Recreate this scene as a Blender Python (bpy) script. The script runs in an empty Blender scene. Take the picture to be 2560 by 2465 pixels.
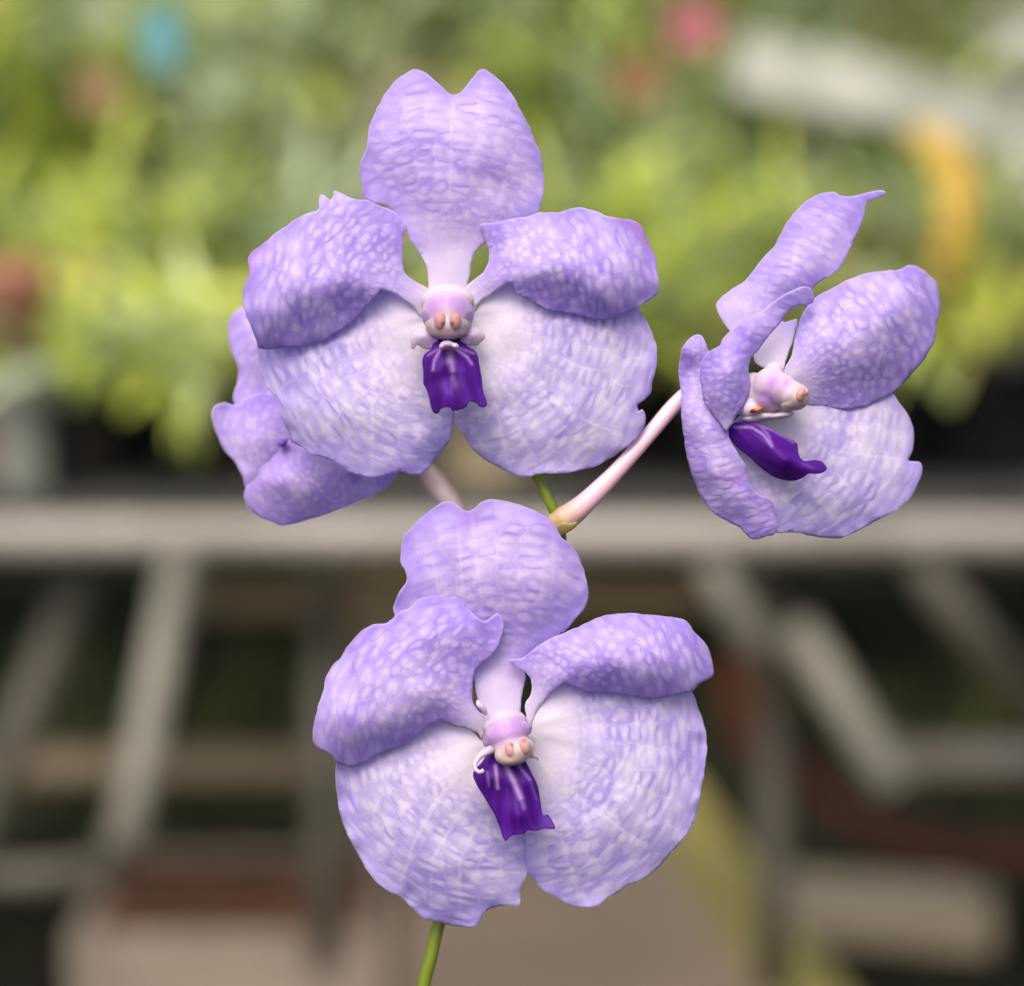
import bpy, bmesh, math, random
import numpy as np
from mathutils import Vector, Matrix, Euler
from mathutils.geometry import delaunay_2d_cdt

SC = bpy.context.scene
COL = SC.collection
R = math.radians
random.seed(7)
rng = np.random.default_rng(11)

# ------------------------------------------------------------------ camera
W, H = 2560.0, 2465.0
FOC = 5714.0                     # focal length in photo pixels
CAM_LOC = Vector((0, 0, 1.25))
PITCH = 12.0
cam = bpy.data.cameras.new('camera')
camo = bpy.data.objects.new('camera', cam)
COL.objects.link(camo)
camo.location = CAM_LOC
camo.rotation_euler = (R(90 - PITCH), 0, 0)
cam.sensor_width = 36
cam.sensor_fit = 'HORIZONTAL'
cam.lens = 36 * FOC / W
cam.clip_start = 0.02
cam.clip_end = 400
cam.dof.use_dof = True
cam.dof.focus_distance = 0.497
cam.dof.aperture_fstop = 5.5
cam.dof.aperture_blades = 0
SC.camera = camo
CAM_R = Euler((R(90 - PITCH), 0, 0)).to_matrix()
CAM_RN = np.array(CAM_R)

def at(px, py, d):
    v = Vector(((px - W / 2) / FOC * d, -(py - H / 2) / FOC * d, -d))
    return CAM_LOC + CAM_R @ v

def at_n(px, py, d):
    v = np.stack([(px - W / 2) / FOC * d, -(py - H / 2) / FOC * d, -d], axis=-1)
    return v @ CAM_RN.T + np.array(CAM_LOC)

# ------------------------------------------------------------------ light
world = bpy.data.worlds.new('World')
SC.world = world
world.use_nodes = True
wn = world.node_tree
for n in list(wn.nodes):
    wn.nodes.remove(n)
sky = wn.nodes.new('ShaderNodeTexSky')
sky.sky_type = 'NISHITA'
sky.sun_disc = False
SUN_EL, SUN_AZ = 57, 198         # azimuth clockwise from +Y (behind the camera, a little left)
sky.sun_elevation = R(SUN_EL)
sky.sun_rotation = R(SUN_AZ)
sky.air_density = 0.8
sky.dust_density = 8.0
sky.ozone_density = 0.6
bg = wn.nodes.new('ShaderNodeBackground')
bg.inputs['Strength'].default_value = 0.15
wo = wn.nodes.new('ShaderNodeOutputWorld')
wn.links.new(sky.outputs[0], bg.inputs[0])
wn.links.new(bg.outputs[0], wo.inputs[0])
sun = bpy.data.lights.new('sun', 'SUN')
sun.energy = 0.80
sun.angle = R(42)
sun.color = (1.0, 0.955, 0.90)
suno = bpy.data.objects.new('sun', sun)
COL.objects.link(suno)
sd = Vector((math.sin(R(SUN_AZ)) * math.cos(R(SUN_EL)), math.cos(R(SUN_AZ)) * math.cos(R(SUN_EL)), math.sin(R(SUN_EL))))
suno.rotation_euler = sd.to_track_quat('Z', 'Y').to_euler()
suno.location = (0, 0, 6)
SC.view_settings.view_transform = 'Standard'
SC.view_settings.look = 'None'
SC.view_settings.exposure = 0.66
SC.view_settings.gamma = 1
SC.view_settings.use_curve_mapping = False
SC.cycles.use_denoising = True
SC.cycles.max_bounces = 8
SC.cycles.transparent_max_bounces = 8
SC.cycles.sample_clamp_indirect = 4

# ------------------------------------------------------------------ helpers
def tag(o, label=None, cat=None, group=None, kind=None):
    if label: o['label'] = label
    if cat: o['category'] = cat
    if group: o['group'] = group
    if kind: o['kind'] = kind
    return o

def empty(name, loc):
    o = bpy.data.objects.new(name, None)
    o.empty_display_size = 0.01
    COL.objects.link(o)
    o.location = loc
    return o

def world_off(parent):
    v = Vector((0, 0, 0))
    while parent is not None:
        v = v + parent.location
        parent = parent.parent
    return v

def mesh_obj(name, verts, faces, mats, parent=None, smooth=True, origin=None, fmats=None):
    """verts in world space; the object's origin goes to `origin` (world)."""
    base = world_off(parent)
    if origin is None:
        origin = base.copy()
    origin = Vector(origin)
    V = np.asarray(verts, dtype=float) - np.array(origin)
    me = bpy.data.meshes.new(name)
    me.from_pydata(V.tolist(), [], [tuple(int(i) for i in f) for f in faces])
    if not isinstance(mats, (list, tuple)):
        mats = [mats]
    for m in mats:
        me.materials.append(m)
    me.polygons.foreach_set('use_smooth', [smooth] * len(me.polygons))
    if fmats is not None:
        me.polygons.foreach_set('material_index', fmats)
    me.update()
    o = bpy.data.objects.new(name, me)
    COL.objects.link(o)
    if parent is not None:
        o.parent = parent
    o.location = origin - base
    return o

class MB:
    """collects geometry into one mesh, in world space"""
    def __init__(s):
        s.v, s.f, s.m = [], [], []
    def add(s, v, f, m=0):
        b = len(s.v)
        s.v.extend([tuple(x) for x in v])
        s.f.extend([tuple(b + i for i in q) for q in f])
        s.m.extend([m] * len(f))
    def box(s, c, size, rz=0, m=0, bev=0.0):
        cx, cy, cz = c
        sx, sy, sz = [q / 2 for q in size]
        bm = bmesh.new()
        bmesh.ops.create_cube(bm, size=1)
        for v in bm.verts:
            v.co = Vector((v.co.x * sx * 2, v.co.y * sy * 2, v.co.z * sz * 2))
        if bev > 0:
            bmesh.ops.bevel(bm, geom=list(bm.edges), offset=bev, segments=2, affect='EDGES', profile=0.7)
        ca, sa = math.cos(rz), math.sin(rz)
        vs = [(cx + v.co.x * ca - v.co.y * sa, cy + v.co.x * sa + v.co.y * ca, cz + v.co.z) for v in bm.verts]
        bm.verts.index_update()
        fs = [[v.index for v in f.verts] for f in bm.faces]
        bm.free()
        s.add(vs, fs, m)
    def tube(s, pts, rad, n=12, m=0, cap=True):
        P = [Vector(p) for p in pts]
        rr = rad if isinstance(rad, (list, tuple)) else [rad] * len(P)
        vs, fs = [], []
        up = None
        for i, p in enumerate(P):
            t = (P[min(i + 1, len(P) - 1)] - P[max(i - 1, 0)]).normalized()
            if up is None:
                up = t.orthogonal().normalized()
            up = (up - t * up.dot(t)).normalized()
            b = t.cross(up)
            for k in range(n):
                a = 2 * math.pi * k / n
                vs.append(p + (up * math.cos(a) + b * math.sin(a)) * rr[i])
        for i in range(len(P) - 1):
            for k in range(n):
                fs.append((i * n + k, i * n + (k + 1) % n, (i + 1) * n + (k + 1) % n, (i + 1) * n + k))
        if cap:
            fs.append(tuple(range(n))[::-1])
            fs.append(tuple((len(P) - 1) * n + k for k in range(n)))
        s.add(vs, fs, m)
    def lathe(s, c, prof, n=28, m=0, wob=0.0):
        vs, fs = [], []
        for (r, z) in prof:
            for k in range(n):
                a = 2 * math.pi * k / n
                vs.append((c[0] + r * math.cos(a), c[1] + r * math.sin(a), c[2] + z))
        for i in range(len(prof) - 1):
            for k in range(n):
                fs.append((i * n + k, i * n + (k + 1) % n, (i + 1) * n + (k + 1) % n, (i + 1) * n + k))
        s.add(vs, fs, m)
    def build(s, name, mats, parent=None, smooth=True, origin=None):
        return mesh_obj(name, s.v, s.f, mats, parent, smooth, origin, s.m)

def smooth_path(pts, n=8):
    """Catmull-Rom through 3-D points"""
    P = np.array([list(p) for p in pts], float)
    Q = np.vstack([2 * P[0] - P[1], P, 2 * P[-1] - P[-2]])
    out = []
    for i in range(1, len(Q) - 2):
        for k in range(n):
            t = k / n
            a, b, c, d = Q[i - 1], Q[i], Q[i + 1], Q[i + 2]
            out.append(0.5 * ((2 * b) + (-a + c) * t + (2 * a - 5 * b + 4 * c - d) * t * t + (-a + 3 * b - 3 * c + d) * t ** 3))
    out.append(P[-1])
    return [Vector(x) for x in out]

# ------------------------------------------------------------------ materials
def new_mat(name):
    m = bpy.data.materials.new(name)
    m.use_nodes = True
    nt = m.node_tree
    for n in list(nt.nodes):
        nt.nodes.remove(n)
    out = nt.nodes.new('ShaderNodeOutputMaterial')
    return m, nt, out

def nd(nt, typ, **kw):
    n = nt.nodes.new(typ)
    for k, v in kw.items():
        setattr(n, k, v)
    return n

def mathn(nt, op, a, b=None, c=None, clamp=False):
    n = nt.nodes.new('ShaderNodeMath')
    n.operation = op
    n.use_clamp = clamp
    for i, x in enumerate((a, b, c)):
        if x is None: continue
        if isinstance(x, (int, float)):
            n.inputs[i].default_value = x
        else:
            nt.links.new(x, n.inputs[i])
    return n.outputs[0]

def mapr(nt, v, a, b, c=0.0, d=1.0, smooth=True):
    n = nt.nodes.new('ShaderNodeMapRange')
    n.interpolation_type = 'SMOOTHSTEP' if smooth else 'LINEAR'
    nt.links.new(v, n.inputs[0])
    for i, x in enumerate((a, b, c, d)):
        n.inputs[1 + i].default_value = x
    return n.outputs[0]

def mixc(nt, f, a, b):
    n = nt.nodes.new('ShaderNodeMix')
    n.data_type = 'RGBA'
    if isinstance(f, (int, float)): n.inputs[0].default_value = f
    else: nt.links.new(f, n.inputs[0])
    for i, x in ((6, a), (7, b)):
        if isinstance(x, (tuple, list)): n.inputs[i].default_value = (*x[:3], 1)
        else: nt.links.new(x, n.inputs[i])
    return n.outputs[2]

def attr(nt, name):
    n = nt.nodes.new('ShaderNodeAttribute')
    n.attribute_name = name
    return n.outputs['Fac']

def petal_material(name, pale, mid, rimc, base, contrast=0.8, bump=0.00035, rough=0.55, transl=0.52, vein=0.3, rimw=2.6, rimk=0.85, base_lo=0.05, base_hi=0.42, dashk=0.26, cellk=0.92):
    m, nt, out = new_mat(name)
    L = nt.links
    uv = nd(nt, 'ShaderNodeUVMap').outputs[0]
    # warp
    nz = nd(nt, 'ShaderNodeTexNoise', noise_dimensions='2D'); nz.inputs['Scale'].default_value = 0.38; nz.inputs['Detail'].default_value = 2.5
    L.new(uv, nz.inputs['Vector'])
    sub = nd(nt, 'ShaderNodeVectorMath', operation='SUBTRACT'); L.new(nz.outputs['Color'], sub.inputs[0]); sub.inputs[1].default_value = (0.5, 0.5, 0.5)
    sc = nd(nt, 'ShaderNodeVectorMath', operation='SCALE'); L.new(sub.outputs[0], sc.inputs[0]); sc.inputs['Scale'].default_value = 1.25
    ad = nd(nt, 'ShaderNodeVectorMath', operation='ADD'); L.new(uv, ad.inputs[0]); L.new(sc.outputs[0], ad.inputs[1])
    nz3 = nd(nt, 'ShaderNodeTexNoise', noise_dimensions='2D'); nz3.inputs['Scale'].default_value = 1.3; nz3.inputs['Detail'].default_value = 2
    L.new(uv, nz3.inputs['Vector'])
    sub3 = nd(nt, 'ShaderNodeVectorMath', operation='SUBTRACT'); L.new(nz3.outputs['Color'], sub3.inputs[0]); sub3.inputs[1].default_value = (0.5, 0.5, 0.5)
    sc3 = nd(nt, 'ShaderNodeVectorMath', operation='SCALE'); L.new(sub3.outputs[0], sc3.inputs[0]); sc3.inputs['Scale'].default_value = 0.45
    ad3 = nd(nt, 'ShaderNodeVectorMath', operation='ADD'); L.new(ad.outputs[0], ad3.inputs[0]); L.new(sc3.outputs[0], ad3.inputs[1])
    wuv = ad3.outputs[0]
    sx = nd(nt, 'ShaderNodeSeparateXYZ'); L.new(wuv, sx.inputs[0])
    # columns between the veins, each holding its own offset row of puffs and dark cross dashes
    su = mathn(nt, 'MULTIPLY', sx.outputs[0], 1.0)
    col = mathn(nt, 'FLOOR', su)
    sxb = nd(nt, 'ShaderNodeSeparateXYZ'); L.new(ad.outputs[0], sxb.inputs[0])
    frb = mathn(nt, 'ABSOLUTE', mathn(nt, 'SUBTRACT', mathn(nt, 'FRACT', sxb.outputs[0]), 0.5))
    fr = mathn(nt, 'ABSOLUTE', mathn(nt, 'SUBTRACT', mathn(nt, 'FRACT', su), 0.5))       # 0.5 on the vein, 0 mid column
    wn_ = nd(nt, 'ShaderNodeTexWhiteNoise', noise_dimensions='1D'); L.new(col, wn_.inputs['W'])
    tt = mathn(nt, 'ADD', sx.outputs[1], wn_.outputs['Value'])
    row = mathn(nt, 'FLOOR', tt)
    cid = nd(nt, 'ShaderNodeCombineXYZ'); L.new(col, cid.inputs[0]); L.new(row, cid.inputs[1])
    wn2 = nd(nt, 'ShaderNodeTexWhiteNoise', noise_dimensions='2D'); L.new(cid.outputs[0], wn2.inputs['Vector'])
    fy = mathn(nt, 'ABSOLUTE', mathn(nt, 'SUBTRACT', mathn(nt, 'FRACT', tt), 0.5))       # 0.5 at the crease between rows
    # a soft cell field
    vor = nd(nt, 'ShaderNodeTexVoronoi', voronoi_dimensions='2D', feature='SMOOTH_F1')
    vor.inputs['Scale'].default_value = 1; vor.inputs['Randomness'].default_value = 0.62; vor.inputs['Smoothness'].default_value = 0.42
    L.new(wuv, vor.inputs['Vector'])
    ex = mapr(nt, fr, 0.22, 0.5); ey = mapr(nt, fy, 0.12, 0.5)
    brick = mathn(nt, 'MAXIMUM', mathn(nt, 'MULTIPLY', ex, 0.6), ey)
    vc = mapr(nt, vor.outputs['Distance'], 0.10, 0.52)
    vsep = nd(nt, 'ShaderNodeSeparateColor'); L.new(vor.outputs['Color'], vsep.inputs[0])
    vrnd = mapr(nt, vsep.outputs[0], 0.15, 0.85, 0.0, 1.0)
    cell = mathn(nt, 'ADD', mathn(nt, 'MULTIPLY', brick, 0.12), mathn(nt, 'MULTIPLY', vc, 0.88))
    cell = mathn(nt, 'ADD', mathn(nt, 'MULTIPLY', cell, mathn(nt, 'ADD', 0.65, mathn(nt, 'MULTIPLY', vrnd, 0.35))), mathn(nt, 'MULTIPLY', vrnd, 0.20))
    mp = nd(nt, 'ShaderNodeMapping'); mp.inputs['Scale'].default_value = (0.6, 1.1, 1); L.new(wuv, mp.inputs[0])
    dn = nd(nt, 'ShaderNodeTexNoise', noise_dimensions='2D'); dn.inputs['Scale'].default_value = 0.9; dn.inputs['Detail'].default_value = 3; dn.inputs['Roughness'].default_value = 0.55
    L.new(mp.outputs[0], dn.inputs['Vector'])
    # dash: a dark bar on the crease, broken at the veins, unequal from cell to cell
    dash = mathn(nt, 'MULTIPLY', mapr(nt, fy, 0.12, 0.48), mapr(nt, fr, 0.18, 0.46, 1.0, 0.0))
    dash = mathn(nt, 'MULTIPLY', dash, mapr(nt, dn.outputs['Fac'], 0.38, 0.60, 0.0, 1.25))
    dash = mathn(nt, 'MULTIPLY', dash, mathn(nt, 'ADD', 0.55, mathn(nt, 'MULTIPLY', wn2.outputs['Value'], 0.7)))
    # large mottling
    ln = nd(nt, 'ShaderNodeTexNoise', noise_dimensions='2D'); ln.inputs['Scale'].default_value = 0.17; ln.inputs['Detail'].default_value = 3
    L.new(uv, ln.inputs['Vector'])
    big = mapr(nt, ln.outputs['Fac'], 0.3, 0.7)
    # fine fibre
    mp2 = nd(nt, 'ShaderNodeMapping'); mp2.inputs['Scale'].default_value = (6.0, 2.2, 1); L.new(uv, mp2.inputs[0])
    fn = nd(nt, 'ShaderNodeTexNoise', noise_dimensions='2D'); fn.inputs['Scale'].default_value = 1.0; fn.inputs['Detail'].default_value = 4; fn.inputs['Roughness'].default_value = 0.65
    L.new(mp2.outputs[0], fn.inputs['Vector'])
    # veins (pale lines between the columns of cells)
    vl = mapr(nt, frb, 0.43, 0.5, 0.0, 1.0)
    vl = mathn(nt, 'MULTIPLY', vl, mapr(nt, dn.outputs['Fac'], 0.35, 0.6, 0.35, 1.0))
    rim = attr(nt, 'rim'); al = attr(nt, 'along'); mk = attr(nt, 'mark')
    rimf = mathn(nt, 'POWER', 2.718, mathn(nt, 'MULTIPLY', rim, -1.0 / rimw))
    rimf = mathn(nt, 'MULTIPLY', rimf, mapr(nt, ln.outputs['Fac'], 0.25, 0.65, 0.55, 1.15))
    basef = mapr(nt, al, base_lo, base_hi, 1.0, 0.0)
    p = mathn(nt, 'ADD', mathn(nt, 'MULTIPLY', cell, cellk), mathn(nt, 'MULTIPLY', dash, dashk))
    p = mathn(nt, 'ADD', p, mathn(nt, 'MULTIPLY', mathn(nt, 'SUBTRACT', fn.outputs['Fac'], 0.5), 0.35))
    p = mathn(nt, 'MULTIPLY', p, mapr(nt, ln.outputs['Fac'], 0.25, 0.75, contrast * 0.65, contrast * 1.15))
    p = mathn(nt, 'SUBTRACT', p, mathn(nt, 'MULTIPLY', vl, vein), clamp=True)
    p = mathn(nt, 'SUBTRACT', p, mathn(nt, 'MULTIPLY', mk, 0.8), clamp=True)
    p = mathn(nt, 'MULTIPLY', p, mapr(nt, al, base_lo, base_hi + 0.1, 0.15, 1.0))
    c = mixc(nt, p, pale, mid)
    c = mixc(nt, mathn(nt, 'MULTIPLY', big, 0.22), c, rimc)
    c = mixc(nt, mathn(nt, 'MULTIPLY', rimf, rimk, clamp=True), c, rimc)
    c = mixc(nt, mathn(nt, 'MULTIPLY', basef, 0.85), c, base)
    c = mixc(nt, mathn(nt, 'MULTIPLY', mathn(nt, 'POWER', 2.718, mathn(nt, 'MULTIPLY', rim, -5.0)), 0.6), c, base)  # edge light along the margin, painted as a thin pale line
    c = mixc(nt, mathn(nt, 'MULTIPLY', attr(nt, 'bruise'), mapr(nt, fn.outputs['Fac'], 0.3, 0.7, 0.5, 1.0)), c, (0.46, 0.17, 0.62))
    hgt = mathn(nt, 'SUBTRACT', 1.0, mathn(nt, 'ADD', mathn(nt, 'MULTIPLY', vc, 0.8), mathn(nt, 'MULTIPLY', dash, 0.12)))
    hgt = mathn(nt, 'ADD', hgt, mathn(nt, 'MULTIPLY', fn.outputs['Fac'], 0.12))
    hgt = mathn(nt, 'MULTIPLY', hgt, mapr(nt, al, base_lo, base_hi, 0.1, 1.0))
    bp = nd(nt, 'ShaderNodeBump'); bp.inputs['Strength'].default_value = 1.0; bp.inputs['Distance'].default_value = bump * 0.15
    L.new(hgt, bp.inputs['Height'])
    pr = nd(nt, 'ShaderNodeBsdfPrincipled')
    L.new(c, pr.inputs['Base Color']); pr.inputs['Roughness'].default_value = rough
    pr.inputs['Specular IOR Level'].default_value = 0.35
    pr.inputs['Sheen Weight'].default_value = 0.12
    L.new(bp.outputs[0], pr.inputs['Normal'])
    tr = nd(nt, 'ShaderNodeBsdfTranslucent'); L.new(c, tr.inputs[0]); L.new(bp.outputs[0], tr.inputs[1])
    mx = nd(nt, 'ShaderNodeMixShader'); mx.inputs[0].default_value = transl
    L.new(pr.outputs[0], mx.inputs[1]); L.new(tr.outputs[0], mx.inputs[2])
    L.new(mx.outputs[0], out.inputs[0])
    return m

def simple_mat(name, c1, c2=None, scale=20, rough=0.6, bump=0.0, transl=0.0, spec=0.4, metal=0.0, detail=4, stretch=(1, 1, 1), sss=0.0, lo=0.35, hi=0.65):
    m, nt, out = new_mat(name)
    L = nt.links
    tc = nd(nt, 'ShaderNodeTexCoord')
    mp = nd(nt, 'ShaderNodeMapping'); mp.inputs['Scale'].default_value = stretch
    L.new(tc.outputs['Object'], mp.inputs[0])
    nz = nd(nt, 'ShaderNodeTexNoise'); nz.inputs['Scale'].default_value = scale; nz.inputs['Detail'].default_value = detail
    L.new(mp.outputs[0], nz.inputs['Vector'])
    f = mapr(nt, nz.outputs['Fac'], lo, hi)
    c = mixc(nt, f, c1, c2 or c1)
    pr = nd(nt, 'ShaderNodeBsdfPrincipled')
    L.new(c, pr.inputs['Base Color']); pr.inputs['Roughness'].default_value = rough
    pr.inputs['Specular IOR Level'].default_value = spec
    pr.inputs['Metallic'].default_value = metal
    if sss > 0:
        pr.inputs['Subsurface Weight'].default_value = sss
        pr.inputs['Subsurface Radius'].default_value = (1.0, 0.7, 0.8)
        pr.inputs['Subsurface Scale'].default_value = 0.0015
    if bump > 0:
        bp = nd(nt, 'ShaderNodeBump'); bp.inputs['Distance'].default_value = bump
        L.new(nz.outputs['Fac'], bp.inputs['Height']); L.new(bp.outputs[0], pr.inputs['Normal'])
    if transl > 0:
        tr = nd(nt, 'ShaderNodeBsdfTranslucent'); L.new(c, tr.inputs[0])
        mx = nd(nt, 'ShaderNodeMixShader'); mx.inputs[0].default_value = transl
        L.new(pr.outputs[0], mx.inputs[1]); L.new(tr.outputs[0], mx.inputs[2]); L.new(mx.outputs[0], out.inputs[0])
    else:
        L.new(pr.outputs[0], out.inputs[0])
    return m

# ================================================================== THE SETTING
M_soil = simple_mat('shaded_soil', (0.012, 0.011, 0.006), (0.022, 0.025, 0.008), 6, 0.95, 0.01, detail=8)  # dark earth, with the shade below the benches put into its colour
M_path = simple_mat('worn_concrete', (0.70, 0.53, 0.35), (0.58, 0.45, 0.30), 5, 0.9, 0.003, detail=8)
M_moss = simple_mat('yellow_moss', (0.66, 0.56, 0.16), (0.52, 0.46, 0.16), 14, 0.95, 0.004)
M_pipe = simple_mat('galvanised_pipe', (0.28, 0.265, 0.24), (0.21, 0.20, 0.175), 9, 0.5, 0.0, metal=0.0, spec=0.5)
M_pipe2 = simple_mat('shaded_pipe', (0.10, 0.093, 0.075), (0.065, 0.06, 0.045), 9, 0.6)  # darker copy of the pipe, under-bench shade put into its colour
M_leg = simple_mat('shaded_leg_pipe', (0.20, 0.195, 0.165), (0.13, 0.125, 0.10), 9, 0.6)  # pipe colour for legs and braces, darkened to hold the bench's shade
M_tan = simple_mat('tan_timber', (0.40, 0.32, 0.21), (0.30, 0.24, 0.16), 7, 0.85, stretch=(1, 1, 6))
M_post = simple_mat('pale_timber', (0.44, 0.37, 0.24), (0.33, 0.28, 0.17), 7, 0.85, stretch=(4, 4, 0.6))
M_rust = simple_mat('rusty_steel', (0.16, 0.05, 0.03), (0.10, 0.035, 0.02), 14, 0.85)
M_mesh = simple_mat('dark_mesh', (0.03, 0.03, 0.028), (0.05, 0.05, 0.045), 20, 0.7)
M_black = simple_mat('black_plastic', (0.008, 0.008, 0.009), (0.014, 0.014, 0.016), 20, 0.5)
M_terra = simple_mat('terracotta', (0.30, 0.13, 0.085), (0.22, 0.10, 0.07), 14, 0.85)
M_white = simple_mat('white_plastic', (0.50, 0.51, 0.46), (0.30, 0.33, 0.28), 8, 0.6)
M_beige = simple_mat('beige_clay', (0.46, 0.40, 0.26), (0.38, 0.32, 0.2), 8, 0.8)
M_bark = simple_mat('bark_mix', (0.10, 0.05, 0.03), (0.05, 0.03, 0.02), 60, 0.95, 0.004)

def strip_ground(name, pts, z, mat, kind='structure', thick=0.0):
    n = len(pts)
    v = [(x, y, z) for x, y in pts]
    f = [tuple(range(n))]
    if thick:
        v += [(x, y, z - thick) for x, y in pts]
        f += [(i, i + n, (i + 1) % n + n, (i + 1) % n) for i in range(n)]
        # keep winding consistent
    o = mesh_obj(name, v, f, mat, smooth=False)
    tag(o, kind=kind)
    return o

def ground_at(px, py, z=0.0):
    v = CAM_R @ Vector(((px - W / 2) / FOC, -(py - H / 2) / FOC, -1))
    t = (z - CAM_LOC.z) / v.z
    p = CAM_LOC + v * t
    return p

# ground sheet, gently uneven
N = 60
gx = np.concatenate([-np.geomspace(60, 3, 12), np.linspace(-2.6, 2.6, 30), np.geomspace(3, 60, 12)])
gy = np.concatenate([np.linspace(-3, 8, 50), np.geomspace(9, 80, 10)])
GX, GY = np.meshgrid(gx, gy)
GZ = 0.006 * np.sin(GX * 7 + 1) * np.cos(GY * 5) - 0.012
gv = np.stack([GX.ravel(), GY.ravel(), GZ.ravel()], 1)
nx = len(gx)
gf = [(j * nx + i, j * nx + i + 1, (j + 1) * nx + i + 1, (j + 1) * nx + i) for j in range(len(gy) - 1) for i in range(nx - 1)]
tag(mesh_obj('ground', gv, gf, M_soil), kind='structure')

a, b = ground_at(960, 2465), ground_at(1930, 2465)
c_, d_ = ground_at(1660, 2060), ground_at(1120, 2060)
PTHA, PTHB = a.copy(), b.copy()
dirL = (d_ - a); dirR = (c_ - b)
P = [a - dirL * 1.6, b - dirR * 1.6, c_ + dirR * 0.25, d_ + dirL * 0.25]
strip_ground('path', [(p.x, p.y) for p in P], 0.03, M_path, thick=0.06)
# mossy band along the path's right edge
w = Vector((0.07, 0.0, 0))
Q = [P[1] - w * 0.6, P[1] + w, P[2] + w, P[2] - w * 0.6]
mo = strip_ground('moss', [(p.x, p.y) for p in Q], 0.034, M_moss, thick=0.05)
tag(mo, 'yellow green moss band along the right edge of the path', 'moss', kind='stuff')

# ------------------------------------------------------------------ foliage builders
def leaf_strip(mb, base, az, length, width, rise, droop, m=0, seg=7, twist=0.0):
    """strap leaf: rises at angle `rise`, droops along its length"""
    p = Vector(base)
    ang = rise
    st = length / seg
    side = Vector((-math.sin(az), math.cos(az), 0))
    vs = []
    for i in range(seg + 1):
        t = i / seg
        wd = width * (0.55 + 0.9 * t) * (1 - t) ** 0.5 if t < 1 else 0
        wd = max(wd, width * 0.04) * 0.9
        dv = Vector((math.cos(az) * math.cos(ang), math.sin(az) * math.cos(ang), math.sin(ang)))
        nrm = Vector((-math.cos(az) * math.sin(ang), -math.sin(az) * math.sin(ang), math.cos(ang)))
        s2 = side * math.cos(twist * t) + nrm * math.sin(twist * t)
        vs += [p + s2 * wd + nrm * wd * 0.35, p, p - s2 * wd + nrm * wd * 0.35]
        p = p + dv * st
        ang -= droop / seg
    fs = []
    for i in range(seg):
        b = i * 3
        fs += [(b, b + 1, b + 4, b + 3), (b + 1, b + 2, b + 5, b + 4)]
    mb.add(vs, fs, m)

def leaf_mat(name, c1, c2, tr=0.35):
    return simple_mat(name, c1, c2, 9, 0.45, transl=tr, spec=0.4)

LEAF = [
    leaf_mat('lime_leaf', (0.64, 0.70, 0.10), (0.40, 0.50, 0.09)),
    leaf_mat('green_leaf', (0.31, 0.41, 0.12), (0.18, 0.26, 0.07)),
    leaf_mat('grey_green_leaf', (0.52, 0.62, 0.40), (0.36, 0.46, 0.27)),
    leaf_mat('olive_leaf', (0.34, 0.34, 0.11), (0.18, 0.20, 0.06)),
    leaf_mat('pale_leaf', (0.74, 0.84, 0.36), (0.55, 0.68, 0.24)),
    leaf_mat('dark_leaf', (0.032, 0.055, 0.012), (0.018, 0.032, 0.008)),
]
POT_H, POT_R = 0.12, 0.075

def pot_bm(r, h, c):
    mb = MB()
    mb.lathe(c, [(0.0, 0.0), (r * 0.74, 0.0), (r * 0.76, 0.003), (r * 0.95, h * 0.80), (r * 1.03, h * 0.81), (r * 1.06, h * 0.99), (r * 1.03, h), (r * 0.96, h * 0.985), (r * 0.92, h * 0.86), (0.0, h * 0.86)], 24)
    return mb

def potted_plant(x, y, z, pr, ph, potm, kind, leafm, label, cat='plant', group=None, n=22, length=0.22, width=0.018, rise=(35, 80), extra=None, rnd=None, name='potted_orchid', fac=(0, 6.283)):
    rd = rnd or random
    root = empty(name, (x, y, z))
    tag(root, label, cat, group)
    pot_bm(pr, ph, (x, y, z)).build('pot', potm, root)
    mb = MB()
    mats = leafm if isinstance(leafm, list) else [leafm]
    for i in range(n):
        az = rd.uniform(*fac)
        rr = pr * 0.6 * rd.random()
        base = (x + rr * math.cos(az), y + rr * math.sin(az), z + ph * 0.84)
        ln = length * rd.uniform(0.6, 1.15)
        if kind == 'strap':
            leaf_strip(mb, base, az + rd.uniform(-.4, .4), ln, width * rd.uniform(.8, 1.2), R(rd.uniform(*rise)), R(rd.uniform(40, 130)), rd.randrange(len(mats)), twist=rd.uniform(-.6, .6))
        else:   # cane: upright cane with leaves up its length
            top = Vector(base) + Vector((math.cos(az) * ln * 0.3, math.sin(az) * ln * 0.3, ln))
            mb.tube([base, (Vector(base) + top) / 2 + Vector((0, 0, ln * .06)), top], [0.006, 0.008, 0.004], 6, 0)
            for k in range(6):
                t = 0.25 + 0.75 * k / 5
                q = Vector(base).lerp(top, t)
                leaf_strip(mb, q, az + k * 2.6 + rd.uniform(-.3, .3), ln * 0.38, width * 1.1, R(rd.uniform(10, 55)), R(rd.uniform(20, 80)), rd.randrange(len(mats)), seg=5)
    mb.build('foliage', mats, root)
    if extra:
        extra(root)
    return root

# ------------------------------------------------------------------ bench (front)
BZ = None
rail_c = at(1280, 1342, 1.94)
BZ = rail_c.z                       # height of the rail's centre
BY = rail_c.y
RR = 0.0185
bench = empty('bench', (0, BY + 0.5, 0))
tag(bench, 'long grey pipe bench carrying the nearest row of black pots', 'bench')
mb = MB(); mb.tube([(-1.6, BY, BZ), (1.6, BY, BZ)], RR, 16)
mb.build('rail', M_pipe, bench)
rear_y = BY + 1.05
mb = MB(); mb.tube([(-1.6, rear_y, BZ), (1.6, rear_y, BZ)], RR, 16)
mb.build('rail', M_pipe2, bench)
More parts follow.
